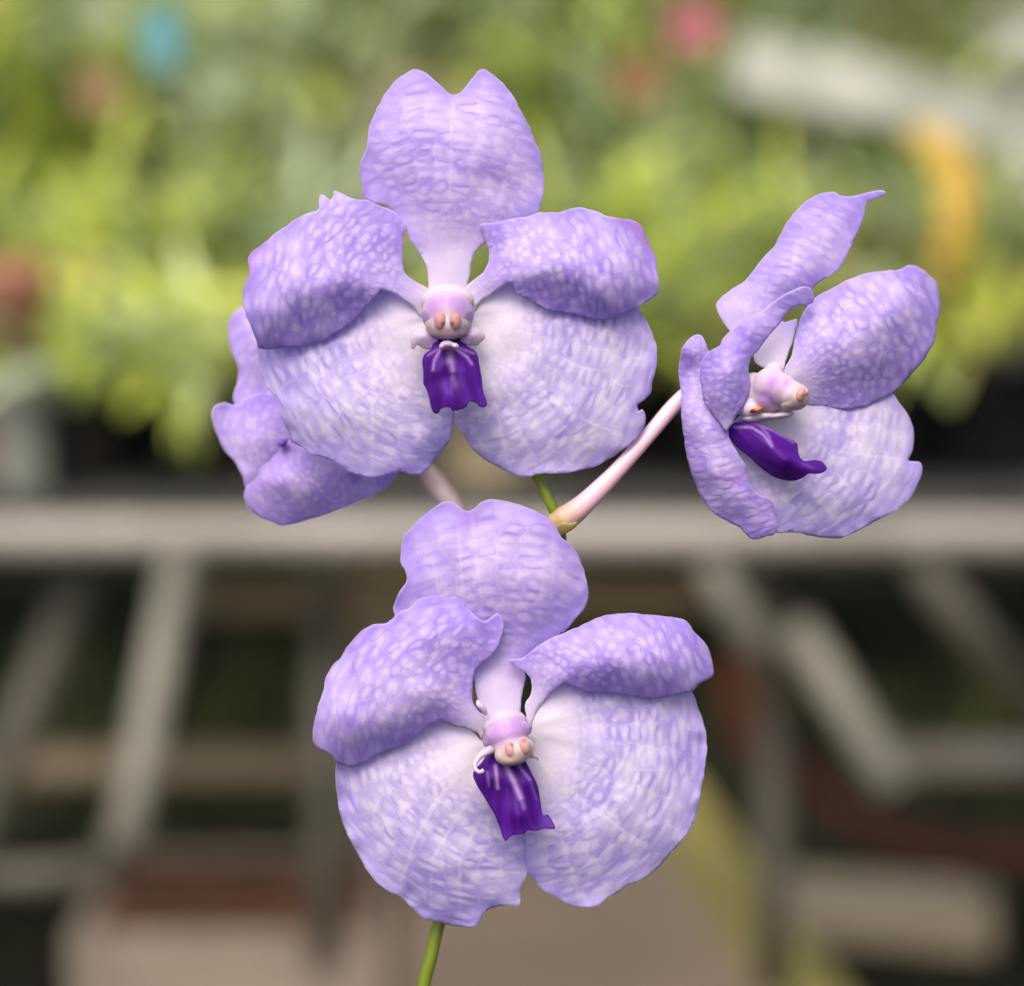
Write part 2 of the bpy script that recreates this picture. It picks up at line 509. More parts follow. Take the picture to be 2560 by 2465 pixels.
# slatted top
mb = MB()
for k in range(12):
    yy = BY + 0.05 + k * 0.088
    mb.box((0, yy, BZ + 0.014), (3.1, 0.062, 0.018))
mb.build('bench_top', M_mesh, bench, smooth=False)
def bar(name, p, q, r, mat, parent=None, n=12):
    mb = MB(); mb.tube([p, q], r, n)
    return mb.build(name, mat, parent)
# under-bench frame, each member where it stands
# bent leg at left
pts = [at(452, 1392, 1.94), at(420, 1560, 1.93), at(362, 1860, 1.90), at(330, 2020, 1.88), at(306, 2110, 1.88)]
mb = MB(); mb.tube(smooth_path(pts, 6), 0.017, 14); mb.build('leg', M_leg, bench)
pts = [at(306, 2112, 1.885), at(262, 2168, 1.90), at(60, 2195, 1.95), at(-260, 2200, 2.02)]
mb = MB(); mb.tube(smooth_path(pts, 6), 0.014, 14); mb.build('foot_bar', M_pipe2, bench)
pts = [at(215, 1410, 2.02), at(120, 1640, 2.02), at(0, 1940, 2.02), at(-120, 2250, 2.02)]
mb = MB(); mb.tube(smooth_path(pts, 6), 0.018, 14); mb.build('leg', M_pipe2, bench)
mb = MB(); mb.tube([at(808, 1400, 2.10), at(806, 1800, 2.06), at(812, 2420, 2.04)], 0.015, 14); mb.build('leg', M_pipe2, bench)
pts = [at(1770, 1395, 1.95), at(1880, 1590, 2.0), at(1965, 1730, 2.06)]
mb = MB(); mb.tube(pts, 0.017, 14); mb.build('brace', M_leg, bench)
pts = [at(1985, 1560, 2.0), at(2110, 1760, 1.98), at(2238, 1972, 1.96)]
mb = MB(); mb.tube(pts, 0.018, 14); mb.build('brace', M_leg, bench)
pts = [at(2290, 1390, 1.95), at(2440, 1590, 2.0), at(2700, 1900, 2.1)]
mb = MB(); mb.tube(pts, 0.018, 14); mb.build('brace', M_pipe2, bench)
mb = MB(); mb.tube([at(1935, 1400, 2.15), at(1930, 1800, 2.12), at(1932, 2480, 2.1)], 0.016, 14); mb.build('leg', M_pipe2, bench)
# rear stretchers
mb = MB(); mb.box(tuple((at(1100, 1492, 2.5))), (0.575, 0.03, 0.036), bev=0.003); mb.build('stretcher', M_tan, bench, smooth=False)
mb = MB(); mb.tube([at(-300, 1920, 2.35), at(900, 1906, 2.35)], 0.019, 12); mb.build('stretcher', M_tan, bench)
mb = MB(); mb.tube([at(2200, 1890, 2.2), at(2760, 1896, 2.2)], 0.018, 12); mb.build('stretcher', M_pipe, bench)
# upright rear legs down to the floor so the bench stands
for xx in (-1.45, 1.45):
    for yy in (BY, rear_y):
        mb = MB(); mb.tube([(xx, yy, BZ - RR), (xx, yy, 0.0)], 0.016, 12); mb.build('leg', M_pipe2, bench)

# rust pole and red pole leaning under the bench
o = bar('rusty_stake', at(1815, 1640, 2.25), at(1895, 1890, 2.22), 0.017, simple_mat('rust_orange', (0.24, 0.09, 0.045), (0.16, 0.06, 0.03), 12, 0.9))
tag(o, 'short rusty orange stake leaning below the right half of the bench', 'stake')
pts = [at(1990, 1880, 2.5), at(2120, 2030, 2.5), at(2330, 2110, 2.5), at(2760, 2150, 2.5)]
mb = MB(); mb.tube(smooth_path(pts, 5), 0.017, 10)
o = mb.build('pipe', simple_mat('dark_red_pipe', (0.10, 0.03, 0.022), (0.07, 0.02, 0.015), 9, 0.7))
tag(o, 'dark red bent pipe lying low behind the bench braces at right', 'pipe')

# concrete block on the ground at right
g = ground_at(2190, 2330)
mb = MB(); mb.box((g.x, g.y + 0.03, 0.02), (0.33, 0.17, 0.04), rz=R(-10), bev=0.008)
o = mb.build('concrete_block', simple_mat('cream_concrete', (0.66, 0.54, 0.35), (0.55, 0.45, 0.30), 18, 0.9, 0.002), smooth=False)
tag(o, 'cream concrete block lying on dark soil below the bench at right', 'block')

# planter box bottom left
g = at(600, 2330, 2.30)
root = empty('planter_box', (g.x, g.y, 0.0))
tag(root, 'pinkish brown planter box with rusty soil standing in front of the dark understory', 'planter')
top = at(600, 2235, 2.28).z
bw, bd = 0.30, 0.22
mb = MB()
t = 0.02
mb.box((g.x, g.y - bd / 2, top / 2), (bw, t, top), bev=0.004)
mb.box((g.x, g.y + bd / 2, top / 2), (bw, t, top), bev=0.004)
mb.box((g.x - bw / 2 + t / 2, g.y, top / 2), (t, bd - t - 0.002, top - 0.002), bev=0.004)
mb.box((g.x + bw / 2 - t / 2, g.y, top / 2), (t, bd - t - 0.002, top - 0.002), bev=0.004)
mb.build('box_walls', simple_mat('pinkish_concrete', (0.31, 0.255, 0.205), (0.24, 0.205, 0.165), 8, 0.9, 0.002), root, smooth=False)
mb = MB(); mb.box((g.x, g.y, top - 0.02), (bw - 2 * t - 0.002, bd - t - 0.002, 0.03))
mb.build('soil', simple_mat('rusty_soil', (0.12, 0.055, 0.025), (0.06, 0.03, 0.015), 25, 0.95, 0.006), root, smooth=False)

# tall pale post behind the bench
pL, pR = at(868, 700, 3.15), at(1216, 700, 3.15)
PT = at(1000, 200, 3.15).z
mb = MB(); mb.box(((pL.x + pR.x) / 2, pL.y, PT / 2), (pR.x - pL.x, 0.1, PT), bev=0.006)
o = mb.build('post', M_post, smooth=False)
tag(o, 'broad pale timber post standing behind the bench and the uppermost flower', 'post')

# ------------------------------------------------------------------ plants on the front bench
TOPZ = BZ + 0.023
rd = random.Random(21)
def xat(px, y):
    # world x that shows at column px for a point at depth y (near bench height)
    return (px - W / 2) / FOC * (y / math.cos(R(PITCH - 4))) 
row_group = 'potted orchids on the front bench'
spec = [
 # px, dy, pot mat, pot r, pot h, kind, leaves, n, len, width, label
 (180, .15, M_black, .07, .085, 'strap', [LEAF[0], LEAF[2]], 26, .24, .022, 'yellow green strap-leaved orchid in a black pot, trailing over the left of the rail'),
 (520, .16, M_black, .075, .085, 'strap', [LEAF[0], LEAF[4]], 24, .20, .018, 'bright lime orchid in a black pot left of the blurred back flower'),
 (800, .20, M_black, .07, .085, 'strap', [LEAF[1], LEAF[3]], 20, .20, .018, 'dark green orchid in a black pot behind the upper left flower'),
 (1500, .18, M_black, .075, .11, 'strap', [LEAF[1], LEAF[0]], 22, .22, .018, 'green orchid in a black pot behind the pink flower stalk'),
 (1830, .17, M_black, .08, .11, 'strap', [LEAF[1], LEAF[3]], 22, .20, .018, 'olive orchid in a black pot behind the right flower'),
 (2150, .17, M_black, .08, .12, 'strap', [LEAF[3], LEAF[1]], 18, .17, .018, 'low olive orchid in a black pot under the yellowed leaf'),
 (2470, .18, M_black, .08, .12, 'strap', [LEAF[3], LEAF[0]], 20, .20, .020, 'yellow olive orchid in a black pot at the far right of the bench'),
]
for (px, dy, pm, r_, h_, kd, lv, n_, ln, wd, lab) in spec:
    y = BY + dy
    potted_plant(xat(px, y), y, TOPZ, r_, h_, pm, kd, lv, lab, 'plant', row_group, n_ * 2, ln * .8, wd * .7, (30, 85), rnd=rd)
spec2 = [
 (-60, .55, [LEAF[0], LEAF[1], LEAF[4]], 'lime orchid in the bench\'s middle row behind the left end pots'),
 (230, .5, [LEAF[0], LEAF[0], LEAF[4]], 'brightest yellow green orchid clump in the middle row at left'),
 (480, .56, [LEAF[0], LEAF[4], LEAF[3]], 'pale green orchid clump beside the brightest yellow one'),
 (760, .52, [LEAF[2], LEAF[1]], 'grey green orchid clump just left of the upper flower'),
 (1420, .52, [LEAF[1], LEAF[0], LEAF[2]], 'mid green orchid clump right of the upper flower'),
 (1680, .5, [LEAF[0], LEAF[2]], 'lime orchid clump between the upper and the right flower'),
 (1960, .55, [LEAF[1], LEAF[0]], 'green orchid clump behind the raised sepal of the right flower'),
 (2240, .52, [LEAF[2], LEAF[1]], 'grey green clump left of the yellowed leaf'),
 (2520, .55, [LEAF[1], LEAF[3]], 'dark olive clump at the right edge of the middle row'),
]
for (px, dy, lv, lab) in spec2:
    y = BY + dy
    potted_plant(xat(px, y), y, TOPZ, .075, .12, rd.choice([M_black, M_black, M_terra]), 'strap', lv, lab, 'plant', row_group, 80, .24, .012, (25, 88), rnd=rd)
spec3 = [
 (-50, [LEAF[1], LEAF[2]], 'green cane orchid in the back row at far left'),
 (230, [LEAF[0], LEAF[0], LEAF[1]], 'yellow green cane orchid under the blue tag'),
 (500, [LEAF[2], LEAF[4]], 'pale cane orchid right of the blue tag'),
 (760, [LEAF[2], LEAF[3]], 'grey green cane orchid left of the timber post'),
 (1330, [LEAF[1], LEAF[0]], 'lime topped cane orchid right of the timber post'),
 (1620, [LEAF[2], LEAF[1]], 'pale cane orchid left of the pink bloom'),
 (1900, [LEAF[1], LEAF[2]], 'green cane orchid right of the pink bloom'),
 (2200, [LEAF[0], LEAF[1]], 'green cane orchid below the white trays'),
 (2500, [LEAF[3], LEAF[1]], 'olive cane orchid at the right end of the back row'),
]
for (px, lv, lab) in spec3:
    y = BY + .92
    tall = .34 if px < 1400 else .22
    potted_plant(xat(px, y), y, TOPZ, .075, .12, rd.choice([M_black, M_terra]), 'cane', lv, lab, 'plant', row_group, 14, tall, .016, rnd=rd)

def small_pot(px, py, d, r, h, mat, label, name='pot'):
    p = at(px, py, d)
    o = pot_bm(r, h, (p.x, p.y, TOPZ if d < 3 else p.z)).build(name, mat)
    tag(o, label, 'pot', 'loose pots on the front bench')
    return o
small_pot(1222, 1200, 2.07, .052, .10, M_beige, 'beige clay pot on the bench between the upper and lower flower')
def tilt_pot(px, py, d, r, h, mat, label):
    p = at(px, py, d)
    h = .105
    mb = pot_bm(r, h, (p.x, p.y, TOPZ))
    o = mb.build('pot', mat, origin=(p.x, p.y, TOPZ)); tag(o, label, 'pot', 'loose pots on the front bench'); return o
tilt_pot(50, 1000, 2.02, .032, .10, M_white, 'white pot at the left edge of the bench below the red one')
o = mesh_obj('pot', [], [], M_terra) if False else None
# terracotta pot upright on the bench further back, seen above the white pot
p = at(5, 850, 2.085)
o = pot_bm(.045, .19, (p.x, p.y, TOPZ)).build('pot', M_terra); tag(o, 'terracotta pot behind the white pot at the left edge', 'pot', 'loose pots on the front bench')

# coloured tags, bloom, yellowed leaf, flower pots hanging in the foliage
def disc_tag(px, py, d, w, h, mat, label, name='plant_tag'):
    """an oval plastic tag on its wire stake pushed into the pot below"""
    p = at(px, py, d)
    root = empty(name, (p.x, p.y, TOPZ + 0.05)); tag(root, label, 'tag')
    mb = MB()
    n = 24
    fr, bk = [], []
    for k in range(n):
        a = 2 * math.pi * k / n
        fr.append((p.x + w / 2 * math.cos(a), p.y, p.z + h / 2 * math.sin(a)))
        bk.append((p.x + w / 2 * math.cos(a), p.y + 0.004, p.z + h / 2 * math.sin(a)))
    mb.add(fr + bk, [tuple(range(n)), tuple(range(n, 2 * n))[::-1]] + [(k, k + n, (k + 1) % n + n, (k + 1) % n) for k in range(n)])
    mb.build('tag_plate', mat, root, smooth=False)
    mb = MB(); mb.tube([(p.x, p.y + 0.006, p.z), (p.x, p.y + 0.006, TOPZ + 0.05)], 0.0015, 6); mb.build('stake', M_pipe2, root)
M_blue = simple_mat('blue_plastic', (0.12, 0.36, 0.44), (0.10, 0.32, 0.42), 9, 0.4)
disc_tag(402, 92, 2.3, .036, .068, M_blue, 'blue oval plastic tag on a stake at the top left of the plants')

def bloom(px, py, d, s, mat, label):
    p = at(px, py, d)
    root = empty('bloom', (p.x, p.y, TOPZ + 0.08)); tag(root, label, 'flower')
    mb = MB(); mb.tube([(p.x, p.y, TOPZ + 0.08), (p.x + 0.01, p.y, p.z - 0.06), (p.x, p.y, p.z)], 0.003, 6); mb.build('stalk', LEAF[1], root)
    for k in range(5):
        a = math.pi / 2 + k * 2 * math.pi / 5
        mb = MB()
        leaf = []
        n = 8
        for i in range(n + 1):
            t = i / n
            wd = s * 0.42 * math.sin(math.pi * min(1, t * 0.9 + 0.08))
            c = Vector((math.cos(a), -0.25 * t, math.sin(a))) * s * t
            sv = Vector((-math.sin(a), 0, math.cos(a))) * wd
            leaf += [p + c + sv, p + c + Vector((0, -.004, 0)), p + c - sv]
        fs = []
        for i in range(n):
            b = i * 3
            fs += [(b, b + 1, b + 4, b + 3), (b + 1, b + 2, b + 5, b + 4)]
        mb.add(leaf, fs); mb.build('petal', mat, root)
    return root
M_pink = simple_mat('pink_petal', (0.58, 0.18, 0.22), (0.48, 0.15, 0.19), 20, 0.5, transl=0.3)
bloom(1735, 62, 2.45, .034, M_pink, 'pink bloom standing above the plants at the top')
M_peach = simple_mat('peach_petal', (0.46, 0.27, 0.17), (0.38, 0.22, 0.13), 20, 0.6, transl=0.3)
M_dusty = simple_mat('dusty_pink', (0.42, 0.20, 0.16), (0.36, 0.16, 0.12), 20, 0.6, transl=0.3)
bloom(228, 690, 2.25, .030, M_dusty, 'dusty pink bloom among the leaves at left')
bloom(410, 730, 2.4, .022, M_peach, 'small peach bloom among the leaves left of the upper flower')
bloom(245, 220, 2.4, .026, M_peach, 'peach bloom below the blue tag at the upper left')
bloom(1590, 190, 2.5, .034, simple_mat('copper_petal', (0.34, 0.17, 0.08), (0.28, 0.14, 0.07), 20, 0.6, transl=0.3), 'copper brown bloom left below the pink one')
bloom(555, 205, 2.4, .030, LEAF[2], 'pale grey green bloom between the blue tag and the upper flower')
bloom(485, 1010, 2.15, .026, M_white, 'white bloom low beside the blurred back flower')
bloom(270, 30, 2.9, .03, M_white, 'white bloom left of the blue tag at the top edge')
# yellowed strap leaf arching
M_yel = simple_mat('yellowed_leaf', (0.78, 0.56, 0.11), (0.66, 0.44, 0.08), 8, 0.5, transl=0.35)
ypts = smooth_path([at(2120, 900, 2.3), at(2345, 720, 2.22), at(2392, 560, 2.2), at(2385, 430, 2.2), at(2340, 360, 2.2), at(2275, 335, 2.22)][1:], 6)
vs, fs = [], []
for i, p in enumerate(ypts):
    t = i / (len(ypts) - 1)
    tan = (ypts[min(i + 1, len(ypts) - 1)] - ypts[max(i - 1, 0)]).normalized()
    side = tan.cross(Vector((0, -1, 0))).normalized()
    wd = 0.0165 * (math.sin(math.pi * (0.12 + 0.82 * t)) ** 0.5)
    for s_, dz in ((-1, 0), (0, .006), (1, 0)):
        vs.append(p + side * wd * s_ + Vector((0, dz, 0)))
for i in range(len(ypts) - 1):
    b_ = i * 3
    fs += [(b_, b_ + 1, b_ + 4, b_ + 3), (b_ + 1, b_ + 2, b_ + 5, b_ + 4)]
o = mesh_obj('yellowed_leaf', vs, fs, M_yel, origin=ypts[0])
mod = o.modifiers.new('thick', 'SOLIDIFY'); mod.thickness = 0.0015
tag(o, 'yellow arching dying leaf at right above the right flower', 'leaf')
# tan leaf
mb = MB()
p = at(2130, 610, 2.3)
leaf_strip(mb, p, R(8), 0.13, 0.018, R(12), R(30), 0)
o = mb.build('brown_leaf', M_peach, origin=p); tag(o, 'orange brown withered leaf lying left of the yellow one', 'leaf')

# ------------------------------------------------------------------ second and third bench with their plants
def plain_bench(y0, depth, z, label):
    root = empty('bench', (0, y0 + depth / 2, 0)); tag(root, label, 'bench')
    for yy in (y0, y0 + depth):
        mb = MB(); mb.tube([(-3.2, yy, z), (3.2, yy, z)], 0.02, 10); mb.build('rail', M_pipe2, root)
    mb = MB()
    for k in range(int(depth / .1)):
        mb.box((0, y0 + 0.06 + k * .1, z + 0.014), (6.2, .085, .016))
    mb.build('bench_top', M_mesh, root, smooth=False)
    for xx in (-2.8, -1.3, 0.4, 1.6, 2.9):
        for yy in (y0, y0 + depth):
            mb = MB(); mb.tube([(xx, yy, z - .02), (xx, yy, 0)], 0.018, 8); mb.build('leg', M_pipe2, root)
plain_bench(BY + 1.75, 1.0, .78, 'second pipe bench standing behind the front one')
plain_bench(BY + 3.5, 1.0, .80, 'third pipe bench farthest back before the hedge')
cols = ['lime', 'green', 'grey green', 'olive', 'pale green']
places = ['far left', 'left', 'left of the post', 'just right of the post', 'right of middle', 'right', 'far right', 'outer right edge']
for b, (y0, z0, cnt, ln) in enumerate([(BY + 1.95, .803, 9, .40), (BY + 2.45, .803, 9, .46), (BY + 3.75, .823, 10, .52), (BY + 4.2, .823, 10, .62)]):
    rown = ['front row of the second bench', 'back row of the second bench', 'front row of the third bench', 'back row of the third bench'][b]
    half = 0.225 * y0 + 0.15
    for i in range(cnt):
        x = -half + 2 * half * (i + 0.5 + rd.uniform(-.2, .2)) / cnt
        ci = rd.choice([0, 1, 2, 3, 4]) if x < 0 else rd.choice([1, 2, 3, 1, 3])
        if b >= 2: ci = rd.choice([1, 3, 2])
        mats = [LEAF[ci], LEAF[rd.choice([1, 2, 3])]]
        lab = '%s %s potted orchid from the left in the %s' % (['first', 'second', 'third', 'fourth', 'fifth', 'sixth', 'seventh', 'eighth', 'ninth', 'tenth'][i], cols[ci], rown)
        potted_plant(x, y0 + rd.uniform(-.05, .05), z0, .085, .13, rd.choice([M_black, M_black, M_terra]), rd.choice(['strap', 'cane']), mats, lab, 'plant', 'potted orchids on the rear benches', 16, ln * rd.uniform(.8, 1.15), .028, (55, 88), rnd=rd)

# white trays and white things at the top right
def tray(p0, p1, d, h, dep, label, mat=M_white):
    a_, b_ = at(p0[0], p0[1], d), at(p1[0], p1[1], d)
    root_c = (a_ + b_) / 2
    L_ = (b_ - a_).length
    mb = MB()
    ang = math.atan2(b_.y - a_.y, b_.x - a_.x)
    for (ox, oy, sx, sy) in ((0, -dep / 2, L_, .01), (0, dep / 2, L_, .01), (-L_ / 2 + .005, 0, .01, dep - .012), (L_ / 2 - .005, 0, .01, dep - .012)):
        mb.box((ox, oy, h / 2), (sx, sy, h), bev=0.002)
    mb.box((0, 0, 0.006), (L_ - .024, dep - .024, .01))
    o = mb.build('tray', mat, smooth=False)
    sl = math.atan2(b_.z - a_.z, math.hypot(b_.x - a_.x, b_.y - a_.y))
    o.rotation_euler = (0, -sl, ang)
    o.location = root_c - Vector((0, 0, h / 2))
    tag(o, label, 'tray')
    return o
tray((1830, 150), (2480, 290), 2.78, .07, .25, 'long white tray tilted on the plants at the upper right')
tray((2400, 350), (2700, 340), 2.8, .10, .25, 'deep white tray at the right edge beyond the yellow leaf')
tray((2480, 120), (2700, 110), 3.4, .085, .2, 'white tray standing highest in the top right corner')

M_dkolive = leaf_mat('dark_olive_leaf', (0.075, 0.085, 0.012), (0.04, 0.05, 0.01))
# hedge behind everything: a dense mass
mb = MB()
hr = random.Random(5)
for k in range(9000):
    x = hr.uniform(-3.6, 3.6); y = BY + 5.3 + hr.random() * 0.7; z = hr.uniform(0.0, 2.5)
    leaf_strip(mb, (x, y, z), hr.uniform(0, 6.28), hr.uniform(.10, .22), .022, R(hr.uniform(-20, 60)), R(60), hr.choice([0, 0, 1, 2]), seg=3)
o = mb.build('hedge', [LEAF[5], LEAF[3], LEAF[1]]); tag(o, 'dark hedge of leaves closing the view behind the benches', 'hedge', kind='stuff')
# low green growth under the benches
mb = MB()
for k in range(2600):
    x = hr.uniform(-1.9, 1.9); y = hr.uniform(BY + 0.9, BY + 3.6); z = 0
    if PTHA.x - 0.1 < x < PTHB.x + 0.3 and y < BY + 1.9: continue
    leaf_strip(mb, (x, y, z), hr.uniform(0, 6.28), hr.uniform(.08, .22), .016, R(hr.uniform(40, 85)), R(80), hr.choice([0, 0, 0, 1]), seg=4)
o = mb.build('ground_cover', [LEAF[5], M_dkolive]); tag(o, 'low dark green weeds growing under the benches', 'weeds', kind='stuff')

# ================================================================== THE ORCHID
PX = 0.5 / FOC                  # metres per photo pixel in the flower plane

def catmull_closed(P, step):
    P = np.array(P, float)
    n = len(P)
    out = []
    for i in range(n):
        p0, p1, p2, p3 = P[i - 1], P[i], P[(i + 1) % n], P[(i + 2) % n]
        L_ = np.linalg.norm(p2 - p1)
        # centripetal-like tension: limit tangents by the segment length
        t1 = (p2 - p0) * 0.5; t2 = (p3 - p1) * 0.5
        l1 = np.linalg.norm(t1) + 1e-9; l2 = np.linalg.norm(t2) + 1e-9
        t1 = t1 * min(1, L_ / l1); t2 = t2 * min(1, L_ / l2)
        k = max(1, int(round(L_ / step)))
        for j in range(k):
            t = j / k
            h00 = 2 * t ** 3 - 3 * t ** 2 + 1; h10 = t ** 3 - 2 * t ** 2 + t; h01 = -2 * t ** 3 + 3 * t ** 2; h11 = t ** 3 - t ** 2
            out.append(h00 * p1 + h10 * t1 + h01 * p2 + h11 * t2)
    return np.array(out)

def value_noise(n, period, r):
    k = max(3, int(n / period))
    g = r.standard_normal(k)
    x = np.arange(n) / n * k
    i = np.floor(x).astype(int); f = x - i; f = f * f * (3 - 2 * f)
    return g[i % k] * (1 - f) + g[(i + 1) % k] * f

def noise2(x, y, scale, r):
    """smooth value noise in the plane"""
    G = r.standard_normal((64, 64))
    u = x / scale + 13.7; v = y / scale + 5.3
    i = np.floor(u).astype(int); j = np.floor(v).astype(int)
    fu = u - i; fv = v - j
    fu = fu * fu * (3 - 2 * fu); fv = fv * fv * (3 - 2 * fv)
    i %= 64; j %= 64; i1 = (i + 1) % 64; j1 = (j + 1) % 64
    return (G[i, j] * (1 - fu) + G[i1, j] * fu) * (1 - fv) + (G[i, j1] * (1 - fu) + G[i1, j1] * fu) * fv

def tps(ctrl, X, Y, lam=0.02):
    C = np.array(ctrl, float)
    c = C[:, :2] / 200.0; z = C[:, 2]
    n = len(C)
    def U(r2): return np.where(r2 > 1e-12, r2 * np.log(r2 + 1e-12), 0)
    D = ((c[:, None, :] - c[None]) ** 2).sum(-1)
    A = np.zeros((n + 3, n + 3)); A[:n, :n] = U(D) + lam * np.eye(n)
    A[:n, n] = 1; A[:n, n + 1:] = c; A[n, :n] = 1; A[n + 1:, :n] = c.T
    w_ = np.linalg.solve(A, np.concatenate([z, np.zeros(3)]))
    q = np.stack([X, Y], -1) / 200.0
    D = ((q[:, None, :] - c[None]) ** 2).sum(-1)
    return U(D) @ w_[:n] + w_[n] + q @ w_[n + 1:]

def seg_dist(px, py, poly, closed=True):
    P_ = np.array(poly, float)
    Q_ = np.roll(P_, -1, 0) if closed else P_[1:]
    if not closed: P_ = P_[:-1]
    best = np.full(len(px), 1e9)
    for s in range(0, len(P_), 64):
        A_, B_ = P_[s:s + 64], Q_[s:s + 64]
        ab = B_ - A_; l2 = (ab ** 2).sum(-1) + 1e-9
        ap = np.stack([px, py], -1)[:, None, :] - A_[None]
        t = np.clip((ap * ab[None]).sum(-1) / l2, 0, 1)
        dd = np.linalg.norm(ap - t[..., None] * ab[None], axis=-1).min(1)
        best = np.minimum(best, dd)
    return best

def inside(px, py, poly):
    x, y = poly[:, 0], poly[:, 1]
    x2, y2 = np.roll(x, -1), np.roll(y, -1)
    r_ = np.zeros(len(px), bool)
    for i in range(len(x)):
        c = ((y[i] > py) != (y2[i] > py))
        if not c.any(): continue
        xi = (x2[i] - x[i]) * (py - y[i]) / (y2[i] - y[i] + 1e-12) + x[i]
        r_ ^= (c & (px < xi))
    return r_

def sheet(name, outline, ctrl, vein_o, mat, parent, dz=0.0, step=5.0, grid=6.0, thick=0.38, cell=(40, 27), rough=1.0,
          ruffle=0.0, seed=1, label=None, marks=(), wrinkle=0.0, base_d=0.5, rmax=None, edge_curl=0.0, quilt=0.0, zk=0.85, bruise=()):
    """a petal: traced silhouette laid over a curved surface, given real thickness and its own depth.
    ctrl = [(px, py, height in mm towards the viewer)]"""
    r = np.random.default_rng(seed)
    O = catmull_closed(outline, step)
    n = len(O)
    # slightly erose margin
    d1 = np.roll(O, -1, 0) - np.roll(O, 1, 0)
    nn = np.stack([d1[:, 1], -d1[:, 0]], -1); nn /= (np.linalg.norm(nn, axis=1, keepdims=True) + 1e-9)
    j = (value_noise(n, 3.0, r) * 0.7 + value_noise(n, 8, r) * 0.9) * rough
    O = O + nn * j[:, None]
    x0, y0 = O.min(0); x1, y1 = O.max(0)
    gx = np.arange(x0, x1, grid); gy = np.arange(y0, y1, grid * 0.87)
    GX, GY = np.meshgrid(gx, gy)
    GX = GX + (np.arange(len(gy)) % 2)[:, None] * grid * 0.5
    gx, gy = GX.ravel(), GY.ravel()
    gx = gx + r.uniform(-.12, .12, len(gx)) * grid; gy = gy + r.uniform(-.12, .12, len(gy)) * grid
    m = inside(gx, gy, O)
    gx, gy = gx[m], gy[m]
    ds = seg_dist(gx, gy, O)
    m = ds > grid * 0.55
    gx, gy = gx[m], gy[m]
    pts = [Vector((p[0], p[1])) for p in O] + [Vector((p, q)) for p, q in zip(gx, gy)]
    edges = [(i, (i + 1) % n) for i in range(n)]
    res = delaunay_2d_cdt(pts, edges, [list(range(n))], 1, 1e-4)
    V2 = np.array([[v.x, v.y] for v in res[0]])
    F = [tuple(f) for f in res[2]]
    X, Y = V2[:, 0], V2[:, 1]
    rim = seg_dist(X, Y, O)
    z = tps(ctrl, X, Y) * zk + dz
    ang = np.arctan2(Y - vein_o[1], X - vein_o[0])
    c_ = np.array([X.mean(), Y.mean()]) - np.array(vein_o)
    a0 = math.atan2(c_[1], c_[0])
    dth = (ang - a0 + np.pi) % (2 * np.pi) - np.pi
    rad = np.hypot(X - vein_o[0], Y - vein_o[1])
    rm = rmax or rad.max()
    s_ = dth * (rm * 0.55) / cell[0] + seed * 7.31
    t_ = rad / cell[1] + seed * 3.17
    if ruffle:
        ph = s_ * 1.15
        z = z + ruffle * np.clip((rad / rm - .25) * 4, 0, 1) * np.exp(-rim / 26.0) * (np.sin(ph) + 0.7 * noise2(X, Y, 34, r))
    if wrinkle:
        z = z + 0.35 * wrinkle * noise2(s_ * 10, t_ * 4, 14, r)
    z = z + 0.28 * noise2(X, Y, 70, r)
    if quilt:
        # puffed cells between the veins, modelled in the surface itself
        cs = np.floor(s_); z = z + quilt * (np.abs(np.sin(np.pi * (s_ * 0.55 * 1.0 + 0.5))) - .5)
    if edge_curl:
        z = z - edge_curl * np.exp(-rim / 14.0)
    D = base_d - z * 1e-3
    front = at_n(X, Y, D)
    # vertex normals
    Fa = np.array(F)
    e1 = front[Fa[:, 1]] - front[Fa[:, 0]]; e2 = front[Fa[:, 2]] - front[Fa[:, 0]]
    fn = np.cross(e1, e2)
    camdir = front.mean(0) - np.array(CAM_LOC)
    flip = (fn @ camdir) > 0
    Fa[flip] = Fa[flip][:, ::-1]
    fn[flip] *= -1
    vn = np.zeros_like(front)
    for k in range(3):
        np.add.at(vn, Fa[:, k], fn)
    vn /= (np.linalg.norm(vn, axis=1, keepdims=True) + 1e-20)
    th = thick * 1e-3 * (0.35 + 0.65 * (1 - np.exp(-rim / 22.0)))
    back = front - vn * th[:, None]
    nv = len(front)
    # boundary edges
    cnt = {}
    for f in Fa:
        for k in range(3):
            e = (int(f[k]), int(f[(k + 1) % 3]))
            cnt[e] = cnt.get(e, 0) + 1
    bd = [e for e in cnt if (e[1], e[0]) not in cnt]
    faces = [tuple(f) for f in Fa] + [(f[2] + nv, f[1] + nv, f[0] + nv) for f in Fa] + [(e[1], e[0], e[0] + nv, e[1] + nv) for e in bd]
    V = np.vstack([front, back])
    o = mesh_obj(name, V, faces, mat, parent)
    me = o.data
    uvl = me.uv_layers.new(name='UVMap')
    vi = np.empty(len(me.loops), int); me.loops.foreach_get('vertex_index', vi)
    st = np.stack([np.tile(s_, 2), np.tile(t_, 2)], -1)
    uvl.data.foreach_set('uv', st[vi].ravel())
    mk = np.zeros(nv)
    for (pl, wd, stg) in marks:
        dd = seg_dist(X, Y, pl, closed=False)
        mk = np.maximum(mk, stg * np.exp(-(dd / wd) ** 2))
    br = np.zeros(nv)
    for (pl, wd, stg) in bruise:
        dd = seg_dist(X, Y, pl, closed=False)
        br = np.maximum(br, stg * np.exp(-(dd / wd) ** 2))
    for nm, arr in (('bruise', br), ('rim', rim * PX * 1000), ('along', rad / rm), ('mark', mk)):
        at_ = me.attributes.new(nm, 'FLOAT', 'POINT')
        at_.data.foreach_set('value', np.tile(arr, 2).astype(np.float32))
    if label: o['label'] = label
    return o

